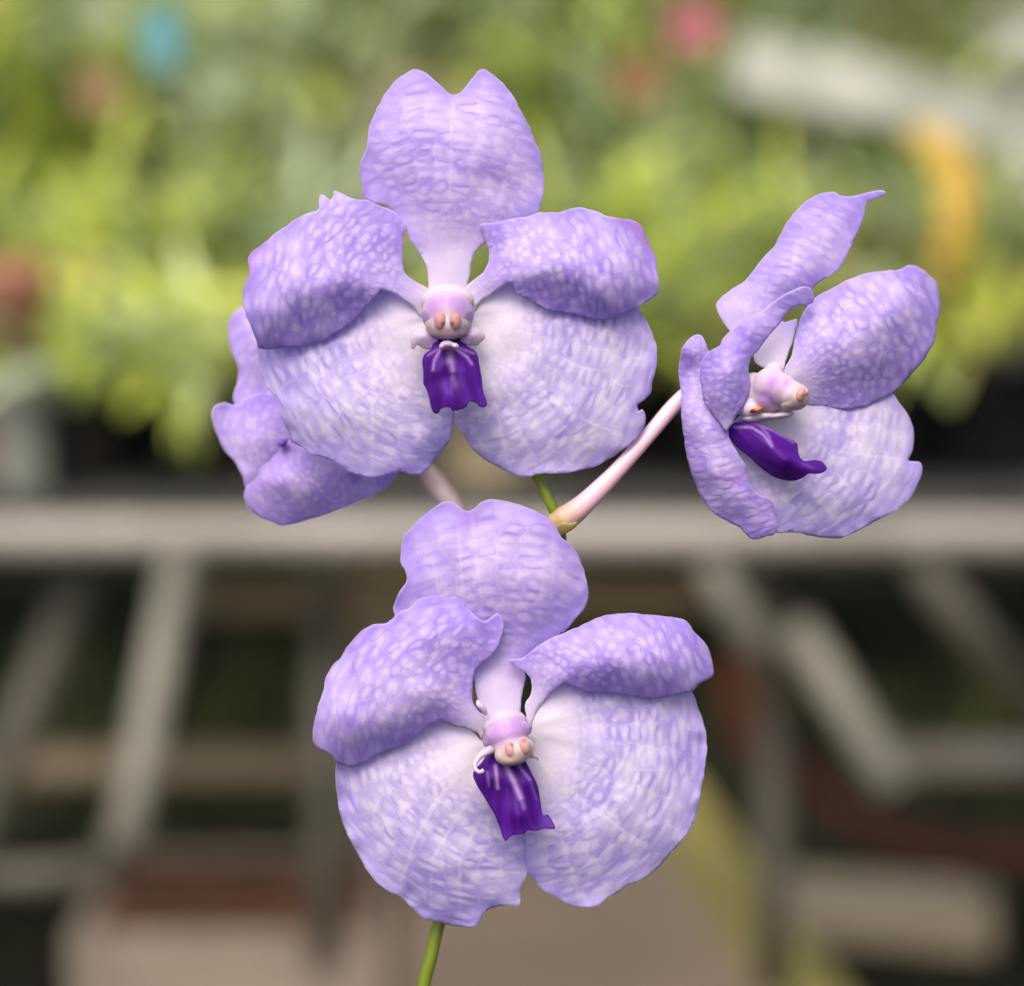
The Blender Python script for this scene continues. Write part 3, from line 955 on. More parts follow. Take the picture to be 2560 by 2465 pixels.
def blob(name, parts, mat, parent, voxel=0.00028, it=14, tints=(), base_d=0.5, label=None):
    """soft fleshy body: ellipsoids (px, py, z_mm, rx_px, ry_px, rz_mm, roll) fused and smoothed into one mesh"""
    bm = bmesh.new()
    for (px, py, z, rx, ry, rz, roll) in parts:
        c = at(px, py, base_d - z * 1e-3)
        M = Matrix.Translation(c) @ CAM_R.to_4x4() @ Matrix.Rotation(R(roll), 4, 'Z') @ Matrix.Diagonal((rx * PX, ry * PX, rz * 1e-3, 1))
        bmesh.ops.create_icosphere(bm, subdivisions=4, radius=1, matrix=M)
    me = bpy.data.meshes.new('tmp'); bm.to_mesh(me); bm.free()
    o = bpy.data.objects.new('tmp', me); COL.objects.link(o)
    m1 = o.modifiers.new('r', 'REMESH'); m1.mode = 'VOXEL'; m1.voxel_size = voxel
    m2 = o.modifiers.new('s', 'SMOOTH'); m2.factor = 0.5; m2.iterations = it
    dg = bpy.context.evaluated_depsgraph_get(); dg.update()
    ev = o.evaluated_get(dg)
    me2 = bpy.data.meshes.new_from_object(ev)
    V = np.empty(len(me2.vertices) * 3); me2.vertices.foreach_get('co', V); V = V.reshape(-1, 3)
    F = [tuple(p.vertices) for p in me2.polygons]
    bpy.data.objects.remove(o); bpy.data.meshes.remove(me); bpy.data.meshes.remove(me2)
    ob = mesh_obj(name, V, F, mat, parent)
    t = np.zeros(len(V))
    for (px, py, z, rp, stg) in tints:
        c = np.array(at(px, py, base_d - z * 1e-3))
        dv = (V - c) @ CAM_RN
        t = np.maximum(t, stg * np.exp(-(np.hypot(dv[:, 0], dv[:, 1]) / (rp * PX)) ** 2))
    a_ = ob.data.attributes.new('tint', 'FLOAT', 'POINT'); a_.data.foreach_set('value', t.astype(np.float32))
    if label: ob['label'] = label
    return ob

def column_material(name, base, tintc, rough=0.35):
    m, nt, out = new_mat(name)
    L = nt.links
    tc = nd(nt, 'ShaderNodeTexCoord')
    nz = nd(nt, 'ShaderNodeTexNoise'); nz.inputs['Scale'].default_value = 450; nz.inputs['Detail'].default_value = 4
    mp = nd(nt, 'ShaderNodeMapping'); mp.inputs['Scale'].default_value = (1.5, 1, 0.35)
    L.new(tc.outputs['Object'], mp.inputs[0]); L.new(mp.outputs[0], nz.inputs['Vector'])
    f = mathn(nt, 'ADD', attr(nt, 'tint'), mathn(nt, 'MULTIPLY', mathn(nt, 'SUBTRACT', nz.outputs['Fac'], 0.5), 0.35))
    f = mapr(nt, f, 0.08, 0.85)
    c = mixc(nt, f, base, tintc)
    pr = nd(nt, 'ShaderNodeBsdfPrincipled')
    L.new(c, pr.inputs['Base Color'])
    pr.inputs['Roughness'].default_value = rough + 0.1
    pr.inputs['Specular IOR Level'].default_value = 0.25
    pr.inputs['Subsurface Weight'].default_value = 0.6
    pr.inputs['Subsurface Radius'].default_value = (1.0, 0.7, 0.75)
    pr.inputs['Subsurface Scale'].default_value = 0.0012
    bp = nd(nt, 'ShaderNodeBump'); bp.inputs['Distance'].default_value = 0.00008
    L.new(nz.outputs['Fac'], bp.inputs['Height']); L.new(bp.outputs[0], pr.inputs['Normal'])
    L.new(pr.outputs[0], out.inputs[0])
    return m

PALE = (0.72, 0.64, 0.86)
M_sepal = petal_material('sepal_skin', (0.84, 0.78, 0.91), (0.45, 0.375, 0.77), (0.45, 0.36, 0.82), (0.85, 0.80, 0.88), contrast=0.92, bump=0.0005, rimk=0.85, rimw=2.2, base_lo=0.08, base_hi=0.48, dashk=0.40, cellk=0.80)
M_dorsal = petal_material('dorsal_skin', (0.77, 0.67, 0.90), (0.44, 0.33, 0.76), (0.42, 0.30, 0.80), (0.85, 0.79, 0.88), contrast=0.92, bump=0.0004, rimk=0.9, rimw=3.2, base_lo=0.15, base_hi=0.52, dashk=0.38, cellk=0.80, vein=0.3)
M_petal = petal_material('petal_skin', (0.78, 0.68, 0.92), (0.40, 0.29, 0.74), (0.41, 0.285, 0.79), (0.82, 0.75, 0.87), contrast=0.86, bump=0.0007, rimk=0.75, rimw=2.8, base_lo=0.05, base_hi=0.30, vein=0.18, dashk=0.20, cellk=0.95)
M_back = petal_material('back_flower_skin', (0.86, 0.77, 0.96), (0.60, 0.47, 0.90), (0.54, 0.40, 0.90), (0.86, 0.80, 0.90), contrast=1.0, bump=0.0005, base_lo=0.0, base_hi=0.12, transl=0.55)

def lip_material():
    m, nt, out = new_mat('lip_skin')
    L = nt.links
    uv = nd(nt, 'ShaderNodeUVMap').outputs[0]
    mp = nd(nt, 'ShaderNodeMapping'); mp.inputs['Scale'].default_value = (1.1, 0.25, 1); L.new(uv, mp.inputs[0])
    nz = nd(nt, 'ShaderNodeTexNoise', noise_dimensions='2D'); nz.inputs['Scale'].default_value = 1; nz.inputs['Detail'].default_value = 3
    L.new(mp.outputs[0], nz.inputs['Vector'])
    f = mapr(nt, nz.outputs['Fac'], 0.35, 0.7)
    c = mixc(nt, f, (0.038, 0.002, 0.125), (0.062, 0.006, 0.20))
    rim = attr(nt, 'rim')
    c = mixc(nt, mathn(nt, 'MULTIPLY', mathn(nt, 'POWER', 2.718, mathn(nt, 'MULTIPLY', rim, -1.4)), 0.45), c, (0.06, 0.014, 0.20))
    c = mixc(nt, attr(nt, 'mark'), c, (0.40, 0.24, 0.55))
    bp = nd(nt, 'ShaderNodeBump'); bp.inputs['Distance'].default_value = 0.00025; L.new(nz.outputs['Fac'], bp.inputs['Height'])
    pr = nd(nt, 'ShaderNodeBsdfPrincipled'); L.new(c, pr.inputs['Base Color']); L.new(bp.outputs[0], pr.inputs['Normal'])
    pr.inputs['Roughness'].default_value = 0.5
    pr.inputs['Specular IOR Level'].default_value = 0.12
    L.new(pr.outputs[0], out.inputs[0])
    return m
M_lip = lip_material()
M_col = column_material('column_flesh', (0.50, 0.41, 0.49), (0.36, 0.215, 0.47))
M_cap = column_material('anther_flesh', (0.50, 0.39, 0.38), (0.36, 0.22, 0.46))
M_poll = column_material('pollinia_flesh', (0.40, 0.205, 0.215), (0.20, 0.07, 0.08), 0.3)
M_poll2 = column_material('pollinia_tan', (0.45, 0.265, 0.25), (0.27, 0.12, 0.12), 0.3)
M_lobe = column_material('side_lobe_flesh', (0.50, 0.41, 0.52), (0.36, 0.21, 0.52))
M_stem = simple_mat('stem_green', (0.20, 0.26, 0.015), (0.13, 0.18, 0.01), 160, 0.45, 0.0002, stretch=(1, 1, .2), sss=0.2)
M_stem_d = simple_mat('stem_olive', (0.075, 0.085, 0.018), (0.05, 0.055, 0.012), 160, 0.5)

stem_base = at(1050, 2560, 0.512)
orchid = empty('orchid_spray', (stem_base.x, stem_base.y, stem_base.z - 0.25))
tag(orchid, 'pale violet orchid spray of four flowers on a green stem, sharp in front', 'orchid')

# --- stem
sp = [(1035, 2900, 16), (1058, 2470, -12), (1078, 2390, -12), (1100, 2300, -13), (1140, 2210, -15), (1250, 2050, -17), (1340, 1850, -18), (1370, 1720, -18), (1375, 1620, -18), (1392, 1500, -15), (1402, 1400, -13), (1398, 1310, -10), (1372, 1250, -9), (1345, 1190, -10), (1290, 1060, -14), (1220, 900, -18), (1170, 780, -20), (1130, 600, -22)]
sp[0] = (1030, 2640, -12)
sp = [(1015, 3250, -12), (1016, 3050, -12), (1020, 2850, -12)] + sp
spts = [at(x, y, 0.5 - z * 1e-3) for x, y, z in sp]
pp = smooth_path(spts, 8)
ys = [i / (len(pp) - 1) for i in range(len(pp))]
mb = MB(); mb.tube(pp, [0.00155 - 0.0004 * t + 0.0003 * math.exp(-((t - .55) / .03) ** 2) for t in ys], 18)
stem = mb.build('stem', M_stem, orchid)

# pedicels
def pedicel(pts, rads, label=None, pink=(0.72, 0.46, 0.56), tip=(0.72, 0.60, 0.68)):
    m, nt, out = new_mat('pedicel_skin')
    P_ = smooth_path([at(x, y, 0.5 - z * 1e-3) for x, y, z in pts], 8)
    n_ = len(P_)
    rr = np.interp(np.linspace(0, 1, n_), np.linspace(0, 1, len(rads)), rads)
    mb_ = MB(); mb_.tube(P_, [float(q) * PX for q in rr], 20)
    o_ = mb_.build('pedicel', m, orchid)
    t = np.repeat(np.linspace(0, 1, n_), 20).astype(np.float32)
    a_ = o_.data.attributes.new('along', 'FLOAT', 'POINT'); a_.data.foreach_set('value', t)
    L = nt.links
    al = attr(nt, 'along')
    tc = nd(nt, 'ShaderNodeTexCoord'); nz = nd(nt, 'ShaderNodeTexNoise'); nz.inputs['Scale'].default_value = 260; L.new(tc.outputs['Object'], nz.inputs['Vector'])
    c = mixc(nt, mapr(nt, al, 0.10, 0.34), (0.42, 0.32, 0.12), pink)
    c = mixc(nt, mapr(nt, al, 0.45, 1.0), c, tip)
    c = mixc(nt, mathn(nt, 'MULTIPLY', mapr(nt, nz.outputs['Fac'], .35, .65), 0.25), c, (0.66, 0.42, 0.42))
    pr = nd(nt, 'ShaderNodeBsdfPrincipled'); L.new(c, pr.inputs['Base Color']); pr.inputs['Roughness'].default_value = 0.4
    pr.inputs['Subsurface Weight'].default_value = 0.5; pr.inputs['Subsurface Scale'].default_value = 0.001
    L.new(pr.outputs[0], out.inputs[0])
    if label: o_['label'] = label
    return o_
pedicel([(1378, 1312, -9), (1412, 1297, -8), (1462, 1258, -7), (1540, 1180, -7), (1620, 1090, -8), (1700, 1000, -10), (1790, 940, -12), (1870, 980, -8)], [24, 34, 27, 21, 19, 20, 19, 16], 'pink pedicel of the right flower with a yellowish foot')
pedicel([(1360, 1230, -12), (1300, 1120, -16), (1230, 980, -20), (1160, 850, -14), (1119, 775, -2)], [12, 17, 19, 17, 15])
pedicel([(1388, 1540, -14), (1330, 1600, -18), (1250, 1660, -17), (1228, 1740, -13), (1250, 1800, -8), (1262, 1835, -2)], [12, 17, 19, 17, 15])
pedicel([(1290, 1740, -20), (1250, 1500, -50), (1170, 1330, -75), (1085, 1215, -85), (990, 1120, -75), (860, 1070, -44)], [14, 22, 30, 36, 32, 28], 'blurred pink pedicel leading back to the far flower', pink=(0.34, 0.285, 0.275), tip=(0.38, 0.32, 0.33))

sheet('bract', [(1378, 1334), (1390, 1314), (1404, 1306), (1425, 1308), (1444, 1306), (1436, 1320), (1415, 1333), (1395, 1342)], [(1372, 1330, -6), (1402, 1288, -5), (1455, 1302, -5), (1400, 1342, -7), (1410, 1312, -4)],
      (1370, 1335), simple_mat('bract_skin', (0.36, 0.28, 0.10), (0.26, 0.19, 0.07), 300, .5), orchid, seed=91, thick=.3, grid=5, step=4, rough=.4)
def flower(name_label, cx, cy, z, base_parts, tints=()):
    fl = blob('flower', base_parts, M_col, orchid, tints=tints)
    fl['label'] = name_label
    return fl

# ---------------------------------------------------------------- flower 1 (top)
F1 = flower('upper flower facing the viewer squarely', 1119, 775, 2,
    [(1119, 752, 1.5, 66, 42, 3.5, 0), (1119, 785, 7.2, 65, 58, 5.9, 0), (1078, 790, 6.0, 22, 26, 3.5, 0), (1161, 790, 6.0, 22, 26, 3.5, 0), (1119, 812, 8.5, 52, 38, 5, 0)],
    tints=[(1086, 766, 9, 30, .85), (1152, 766, 9, 30, .85), (1106, 756, 11, 28, .75), (1132, 756, 11, 28, .75), (1062, 794, 8, 15, 1.3), (1176, 794, 8, 15, 1.3)])
blob('anther_cap', [(1119, 808, 8.5, 56, 40, 4.7, 0), (1120, 830, 8.5, 48, 18, 4.3, 0), (1119, 795, 9.6, 3.5, 24, 3.9, 0)], M_cap, F1, it=22, tints=[(1119, 766, 12, 14, .6), (1082, 778, 12, 16, .8), (1156, 778, 12, 16, .8)])
for sx, x in ((-1, 1101.5), (1, 1137)):
    blob('pollinium', [(x, 803, 12.6, 16.5, 22, 1.3, 0)], M_poll, F1, voxel=0.0002, it=8, tints=[(x - sx * 8, 810, 14, 7, 1.1)])
D1 = [(1072, 722), (1063, 659), (1042, 622), (1014, 578), (1000, 552), (964, 515), (912, 498), (907, 466), (899, 433), (905, 396), (918, 363), (922, 322), (938, 285), (953, 251), (975, 218), (1001, 192), (1027, 174), (1046, 174), (1068, 185), (1094, 207), (1116, 229), (1128, 237), (1141, 237), (1154, 229), (1172, 205), (1194, 178), (1205, 173), (1217, 175), (1239, 192), (1268, 218), (1290, 251), (1312, 296), (1334, 344), (1355, 392), (1361, 448), (1360, 481), (1353, 511), (1344, 530), (1320, 544), (1260, 575), (1212, 607), (1190, 630), (1179, 656), (1177, 678), (1166, 720), (1150, 760), (1090, 760)]
sheet('sepal', D1, [(1118, 740, 0), (1118, 640, 0.5), (1120, 500, 3), (1035, 180, -5), (1220, 180, -4), (1134, 240, -1), (905, 430, -2.5), (1360, 450, -2.5), (1130, 370, 4), (1000, 540, 0), (1250, 570, 0), (1020, 300, .5), (1250, 300, .5)], (1118, 860), M_dorsal, F1, seed=3, ruffle=.45, cell=(40, 25), wrinkle=.12,
      marks=[([(1134, 245), (1128, 340)], 3.5, .9), ([(1128, 340), (1120, 700)], 3, .35)])
P1L = [(1055, 792), (1045, 785), (1034, 768), (1016, 753), (993, 736), (968, 723), (950, 722), (941, 737), (919, 764), (893, 794), (856, 823), (819, 848), (789, 860), (765, 863), (741, 871), (715, 868), (685, 874), (646, 871), (640, 855), (627, 820), (615, 789), (607, 752), (607, 722), (614, 704), (623, 685), (621, 648), (634, 626), (668, 600), (690, 581), (720, 563), (738, 548), (768, 533), (797, 522), (797, 505), (801, 487), (813, 490), (825, 500), (833, 491), (836, 476), (846, 479), (857, 484), (880, 496), (903, 499), (920, 501), (953, 515), (987, 530), (1001, 544), (1014, 567), (1011, 585), (1005, 633), (1007, 670), (1016, 689), (1039, 704), (1072, 721), (1100, 745), (1090, 790)]
sheet('petal', P1L, [(1075, 760, 2.5), (1010, 570, 2), (985, 530, 2), (850, 480, 1), (880, 500, 3.5), (740, 550, 5), (625, 650, 4), (608, 750, 5), (645, 862, 3), (941, 734, 8), (905, 712, 11), (834, 706, 14), (741, 731, 15), (678, 786, 12.5), (654, 835, 7), (700, 872, 1), (789, 859, .5), (856, 822, 1.5), (915, 766, 4), (800, 640, 11.5), (740, 680, 13.5), (860, 660, 11), (960, 690, 7), (1010, 700, 4.5), (690, 650, 9), (940, 600, 6), (820, 780, 6.5), (740, 810, 6.5)],
      (1085, 775), M_petal, F1, bruise=[([(616, 690), (622, 650), (650, 612)], 15, .65), ([(1002, 640), (1010, 668)], 10, .25)], zk=.50, seed=5, ruffle=.5, cell=(34, 24), wrinkle=.25, thick=.4)
P1R = [(1180, 790), (1186, 777), (1200, 755), (1230, 733), (1260, 712), (1279, 706), (1287, 720), (1300, 740), (1334, 755), (1356, 766), (1378, 777), (1419, 783), (1456, 790), (1490, 799), (1519, 798), (1549, 788), (1577, 776), (1600, 769), (1623, 751), (1644, 736), (1645, 714), (1642, 677), (1639, 644), (1627, 618), (1616, 589), (1605, 567), (1583, 552), (1553, 546), (1520, 541), (1479, 524), (1453, 518), (1431, 520), (1401, 528), (1346, 531), (1320, 541), (1282, 545), (1238, 557), (1199, 561), (1208, 585), (1218, 611), (1221, 641), (1214, 670), (1197, 689), (1170, 712), (1140, 745), (1150, 790)]
sheet('petal', P1R, [(1165, 765, 2.5), (1199, 561, 3), (1221, 641, 2.5), (1240, 690, 6), (1282, 700, 9), (1315, 690, 11.5), (1371, 672, 14), (1427, 690, 14), (1482, 730, 12.5), (1538, 758, 9), (1290, 730, 5), (1378, 777, 1.5), (1456, 790, .5), (1519, 798, .5), (1577, 775, 2), (1640, 730, 4), (1642, 660, 4), (1600, 565, 2), (1440, 520, 2.5), (1320, 543, 3), (1480, 620, 12), (1380, 610, 10), (1300, 620, 7), (1560, 640, 10), (1440, 745, 6), (1350, 730, 6.5)],
      (1150, 775), M_petal, F1, bruise=[([(1560, 550), (1600, 570), (1622, 615)], 15, .6)], zk=.50, seed=8, ruffle=.5, cell=(34, 24), wrinkle=.25, thick=.4)
S1L = [(1090, 770), (1060, 785), (1030, 760), (990, 735), (930, 722), (850, 730), (740, 770), (665, 825), (646, 860), (645, 900), (654, 944), (667, 970), (693, 996), (704, 1018), (702, 1041), (711, 1059), (723, 1085), (728, 1104), (760, 1122), (782, 1137), (823, 1148), (849, 1163), (871, 1178), (901, 1189), (934, 1193), (967, 1187), (997, 1178), (1030, 1189), (1049, 1188), (1075, 1167), (1108, 1126), (1131, 1089), (1134, 1059), (1140, 1020), (1136, 950), (1130, 860), (1120, 800)]
sheet('sepal', S1L, [(1080, 790, .5), (1000, 760, -.5), (850, 740, -3), (665, 830, -6), (646, 900, -6), (700, 1020, -5), (780, 1137, -5), (900, 1190, -4.5), (967, 1187, -3), (1049, 1188, -4), (1130, 1080, -3.5), (1135, 950, -2.5), (900, 950, 1.0), (1000, 1060, .5), (800, 1040, -1), (1000, 880, .5), (860, 850, -1.5)],
      (1110, 790), M_sepal, F1, seed=11, ruffle=.7, cell=(42, 25), wrinkle=.3,
      marks=[([(1090, 810), (1000, 900), (930, 1010), (930, 1180)], 3, .4), ([(1080, 800), (960, 860), (820, 980), (750, 1090)], 3, .3)])
S1R = [(1150, 780), (1187, 778), (1195, 750), (1230, 728), (1285, 700), (1350, 700), (1450, 715), (1540, 735), (1593, 770), (1616, 803), (1634, 840), (1641, 870), (1640, 918), (1631, 955), (1627, 981), (1612, 998), (1594, 1014), (1597, 1028), (1606, 1024), (1613, 1044), (1610, 1067), (1597, 1093), (1575, 1115), (1527, 1144), (1486, 1167), (1438, 1178), (1389, 1185), (1345, 1185), (1319, 1193), (1289, 1187), (1252, 1170), (1215, 1152), (1185, 1126), (1160, 1093), (1141, 1067), (1137, 1041), (1130, 980), (1128, 880), (1130, 800)]
sheet('sepal', S1R, [(1165, 790, .5), (1240, 730, -.5), (1400, 715, -3), (1593, 775, -5), (1641, 880, -6), (1600, 1015, -5), (1605, 1070, -5.5), (1486, 1167, -5), (1319, 1193, -4), (1200, 1140, -4), (1140, 1050, -2.0), (1133, 920, -1.5), (1350, 950, 1), (1260, 1050, .7), (1450, 1060, -.8), (1270, 850, .7), (1480, 850, -1.5)],
      (1130, 790), M_sepal, F1, seed=14, ruffle=.7, cell=(42, 25), wrinkle=.3, dz=.3,
      marks=[([(1160, 810), (1300, 930), (1420, 1030), (1560, 1090)], 3, .4), ([(1150, 820), (1230, 960), (1270, 1160)], 3, .3)])
# lip
LIP1 = [(1085, 850), (1078, 872), (1062, 886), (1056, 902), (1058, 925), (1059, 959), (1069, 981), (1075, 1008), (1083, 1031), (1094, 1034), (1099, 1024), (1110, 1019), (1124, 1018), (1130, 1026), (1137, 1027), (1150, 1024), (1163, 1020), (1170, 1010), (1173, 1001), (1193, 1007), (1204, 1016), (1215, 1015), (1217, 1004), (1208, 976), (1204, 945), (1198, 910), (1195, 892), (1184, 874), (1168, 866), (1160, 850), (1120, 842)]
sheet('lip', LIP1, [(1120, 846, 8), (1085, 860, 8), (1160, 860, 8), (1120, 900, 12.5), (1060, 910, 8.5), (1197, 910, 8.5), (1090, 930, 13), (1160, 930, 13), (1125, 940, 11.5), (1062, 970, 10), (1205, 970, 10), (1125, 985, 14.5), (1137, 1026, 13), (1083, 1031, 11.5), (1214, 1014, 11.5), (1100, 1010, 13), (1175, 1000, 13)],
      (1121, 800), M_lip, F1, seed=17, cell=(18, 40), thick=1.1, grid=4, step=4, rough=.3, dz=.8,
      marks=[([(1124, 872), (1127, 905)], 9, .75), ([(1128, 905), (1131, 925)], 7, .65), ([(1131, 930), (1136, 965)], 6, .12), ([(1100, 875), (1086, 900), (1082, 925)], 3.2, .55), ([(1142, 874), (1168, 893), (1180, 910)], 3.2, .55), ([(1095, 872), (1070, 888)], 2.4, .4), ([(1150, 870), (1185, 884)], 2.4, .4)])
blob('callus', [(1118, 862, 12.0, 17, 10, 2.2, 0), (1105, 867, 12, 8, 8, 1.8, 20), (1138, 866, 12, 10, 8, 1.8, -20)], M_lobe, F1, voxel=.0002, it=4, tints=[(1118, 852, 12, 14, .8)])
def lobe(poly, ctrl, parent, seed, thick=1.3):
    o = sheet('side_lobe', poly, ctrl, (ctrl[0][0], ctrl[0][1]), M_lobe, parent, seed=seed, cell=(18, 18), thick=thick, grid=4, step=3, rough=.2)
    n_ = len(o.data.vertices)
    co = np.empty(n_ * 3); o.data.vertices.foreach_get('co', co)
    a_ = o.data.attributes.new('tint', 'FLOAT', 'POINT')
    al = np.empty(n_, np.float32); o.data.attributes['along'].data.foreach_get('value', al)
    a_.data.foreach_set('value', np.clip(.75 - al * .75, 0, 1).astype(np.float32))
    return o
lobe([(1078, 826), (1060, 820), (1045, 822), (1034, 833), (1026, 850), (1028, 870), (1035, 873), (1043, 862), (1055, 870), (1074, 873), (1090, 868), (1095, 850), (1088, 832)], [(1088, 852, 9), (1060, 840, 10.5), (1030, 860, 7.5), (1050, 868, 7), (1050, 823, 8), (1080, 828, 8.5)], F1, 31)
lobe([(1162, 822), (1176, 814), (1192, 818), (1206, 829), (1213, 841), (1209, 850), (1199, 858), (1195, 863), (1178, 864), (1158, 862), (1150, 850), (1152, 832)], [(1152, 850, 9), (1182, 838, 10.5), (1210, 842, 7.5), (1190, 862, 7), (1190, 818, 8), (1160, 824, 8.5)], F1, 32)

# ---------------------------------------------------------------- flower 4 (bottom)
F4 = flower('lower flower, largest and lowest on the spray', 1260, 1830, 2,
    [(1262, 1810, 1.5, 56, 36, 3.5, 12), (1266, 1834, 7.5, 55, 38, 5.5, 12), (1226, 1850, 6.5, 20, 22, 3.5, 0), (1308, 1822, 6.5, 19, 20, 3.5, 0), (1276, 1862, 9, 44, 30, 4.5, 12)],
    tints=[(1244, 1832, 9, 30, .85), (1290, 1818, 9, 30, .85), (1266, 1822, 9, 24, .8), (1216, 1852, 9, 20, 1.1), (1318, 1822, 9, 18, 1.1)])
blob('anther_cap', [(1288, 1874, 10.6, 48, 34, 4.4, 12), (1283, 1892, 10.6, 41, 21, 4.0, 10), (1256, 1886, 10.2, 20, 24, 3.6, 0)], M_cap, F4, it=22, tints=[(1256, 1850, 12, 18, .9), (1290, 1840, 12, 16, .8)])
for sx, x, y in ((-1, 1277, 1876), (1, 1312, 1866)):
    blob('pollinium', [(x, y, 13.7, 15.5, 21, 1.4, 10)], M_poll2, F4, voxel=0.0002, it=4, tints=[(x - sx * 2, y - 12, 16.2, 6, .9)])
D4 = [(968, 1562), (985, 1544), (983, 1518), (997, 1479), (1016, 1453), (1014, 1428), (1000, 1403), (1002, 1373), (1010, 1342), (1035, 1312), (1065, 1285), (1103, 1258), (1128, 1254), (1145, 1266), (1160, 1276), (1175, 1278), (1188, 1270), (1201, 1254), (1226, 1247), (1267, 1252), (1325, 1270), (1363, 1289), (1390, 1315), (1405, 1344), (1424, 1357), (1443, 1384), (1462, 1426), (1470, 1464), (1470, 1495), (1458, 1525), (1432, 1556), (1401, 1588), (1350, 1618), (1318, 1638), (1305, 1655), (1309, 1675), (1313, 1695), (1307, 1727), (1302, 1769), (1296, 1800), (1225, 1805), (1200, 1770), (1191, 1735), (1184, 1690), (1180, 1650), (1160, 1620), (1060, 1610), (985, 1585)]
sheet('sepal', D4, [(1260, 1800, 0), (1250, 1700, -1), (1240, 1620, -1.5), (1230, 1480, 2.5), (1128, 1254, -3), (1230, 1247, -3), (1175, 1280, -1), (1005, 1370, -3.5), (1015, 1440, -1.5), (985, 1540, -3), (1465, 1450, -4), (1415, 1350, -2.5), (1400, 1588, -3), (1060, 1600, -2.5), (1230, 1380, 2.5), (1100, 1450, 1), (1370, 1450, 1), (1310, 1700, -3)],
      (1262, 1930), M_dorsal, F4, bruise=[([(1165, 1288), (1172, 1310)], 16, .3)], seed=21, ruffle=.5, cell=(42, 28), wrinkle=.2,
      marks=[([(1146, 1330), (1160, 1520)], 3, .5), ([(1180, 1290), (1215, 1600)], 3, .35), ([(1390, 1340), (1370, 1560)], 3, .4), ([(1080, 1380), (1100, 1500)], 3, .4)])
P4L = [(1215, 1830), (1206, 1850), (1195, 1834), (1172, 1823), (1142, 1815), (1115, 1804), (1077, 1811), (1050, 1834), (1027, 1853), (989, 1869), (939, 1890), (901, 1911), (874, 1916), (844, 1907), (832, 1891), (810, 1880), (789, 1865), (781, 1838), (787, 1804), (796, 1766), (808, 1727), (815, 1693), (829, 1666), (850, 1647), (867, 1617), (890, 1590), (913, 1571), (936, 1560), (968, 1558), (985, 1544), (1004, 1529), (1027, 1520), (1039, 1508), (1065, 1493), (1092, 1488), (1119, 1492), (1142, 1491), (1161, 1502), (1172, 1521), (1187, 1537), (1210, 1554), (1226, 1546), (1243, 1535), (1254, 1544), (1258, 1563), (1248, 1605), (1233, 1636), (1206, 1655), (1186, 1678), (1182, 1716), (1184, 1754), (1199, 1780), (1225, 1795), (1240, 1830)]
sheet('petal', P4L, [(1225, 1815, 3), (1185, 1720, 4), (1190, 1660, 4), (1250, 1600, 4), (1250, 1540, 3), (1205, 1556, 5), (1150, 1495, 3), (1080, 1490, 3), (1030, 1522, 5), (1000, 1535, 3.5), (960, 1560, 2.5), (890, 1592, 2), (815, 1690, 3), (785, 1810, 4), (800, 1872, 3), (870, 1914, 1), (939, 1890, 1), (1027, 1853, 2), (1110, 1806, 4), (960, 1600, 8), (880, 1680, 9.5), (840, 1790, 10.5), (880, 1835, 11), (970, 1800, 13), (1060, 1775, 10), (1140, 1790, 6), (1000, 1680, 13.5), (1080, 1600, 11), (1150, 1570, 8), (1120, 1700, 9.5), (920, 1750, 13), (920, 1870, 5), (1000, 1840, 6.5)],
      (1235, 1830), M_petal, F4, zk=.54, seed=23, ruffle=.45, cell=(35, 25), wrinkle=.25, thick=.4, marks=[([(905, 1625), (850, 1690), (830, 1720)], 4, .3)])
P4R = [(1310, 1815), (1318, 1790), (1313, 1769), (1316, 1755), (1325, 1740), (1330, 1715), (1325, 1695), (1308, 1677), (1270, 1651), (1308, 1642), (1351, 1611), (1394, 1589), (1451, 1563), (1494, 1544), (1527, 1536), (1589, 1534), (1637, 1538), (1675, 1542), (1713, 1551), (1732, 1573), (1761, 1606), (1775, 1635), (1784, 1677), (1780, 1692), (1751, 1708), (1730, 1728), (1684, 1739), (1627, 1747), (1565, 1739), (1513, 1735), (1465, 1730), (1432, 1718), (1410, 1706), (1395, 1716), (1375, 1735), (1351, 1763), (1336, 1792), (1327, 1822)]
sheet('petal', P4R, [(1318, 1805, 3), (1330, 1710, 2.5), (1275, 1652, 2.5), (1370, 1705, 6), (1410, 1700, 9), (1451, 1565, 4), (1589, 1536, 3), (1700, 1550, 3), (1775, 1635, 2.5), (1780, 1690, 3), (1730, 1728, 3), (1627, 1747, 1), (1513, 1735, 1.5), (1440, 1718, 4.5), (1470, 1682, 12), (1540, 1668, 13.5), (1620, 1685, 12.5), (1700, 1708, 7.5), (1500, 1610, 11.5), (1620, 1600, 11.5), (1700, 1630, 10), (1400, 1640, 7.5), (1550, 1715, 6)],
      (1310, 1815), M_petal, F4, zk=.50, seed=27, ruffle=.4, cell=(34, 24), wrinkle=.25, thick=.4)
S4L = [(1240, 1820), (1205, 1850), (1179, 1826), (1153, 1819), (1131, 1815), (1109, 1808), (1060, 1800), (980, 1820), (900, 1850), (850, 1885), (842, 1904), (838, 1937), (842, 1982), (849, 2026), (864, 2071), (879, 2104), (897, 2141), (916, 2175), (945, 2208), (975, 2230), (1005, 2245), (1023, 2268), (1046, 2290), (1075, 2301), (1116, 2310), (1157, 2318), (1187, 2316), (1201, 2301), (1216, 2279), (1246, 2266), (1279, 2264), (1294, 2267), (1302, 2256), (1302, 2230), (1309, 2208), (1316, 2190), (1320, 2145), (1318, 2090), (1310, 2000), (1300, 1900), (1280, 1840)]
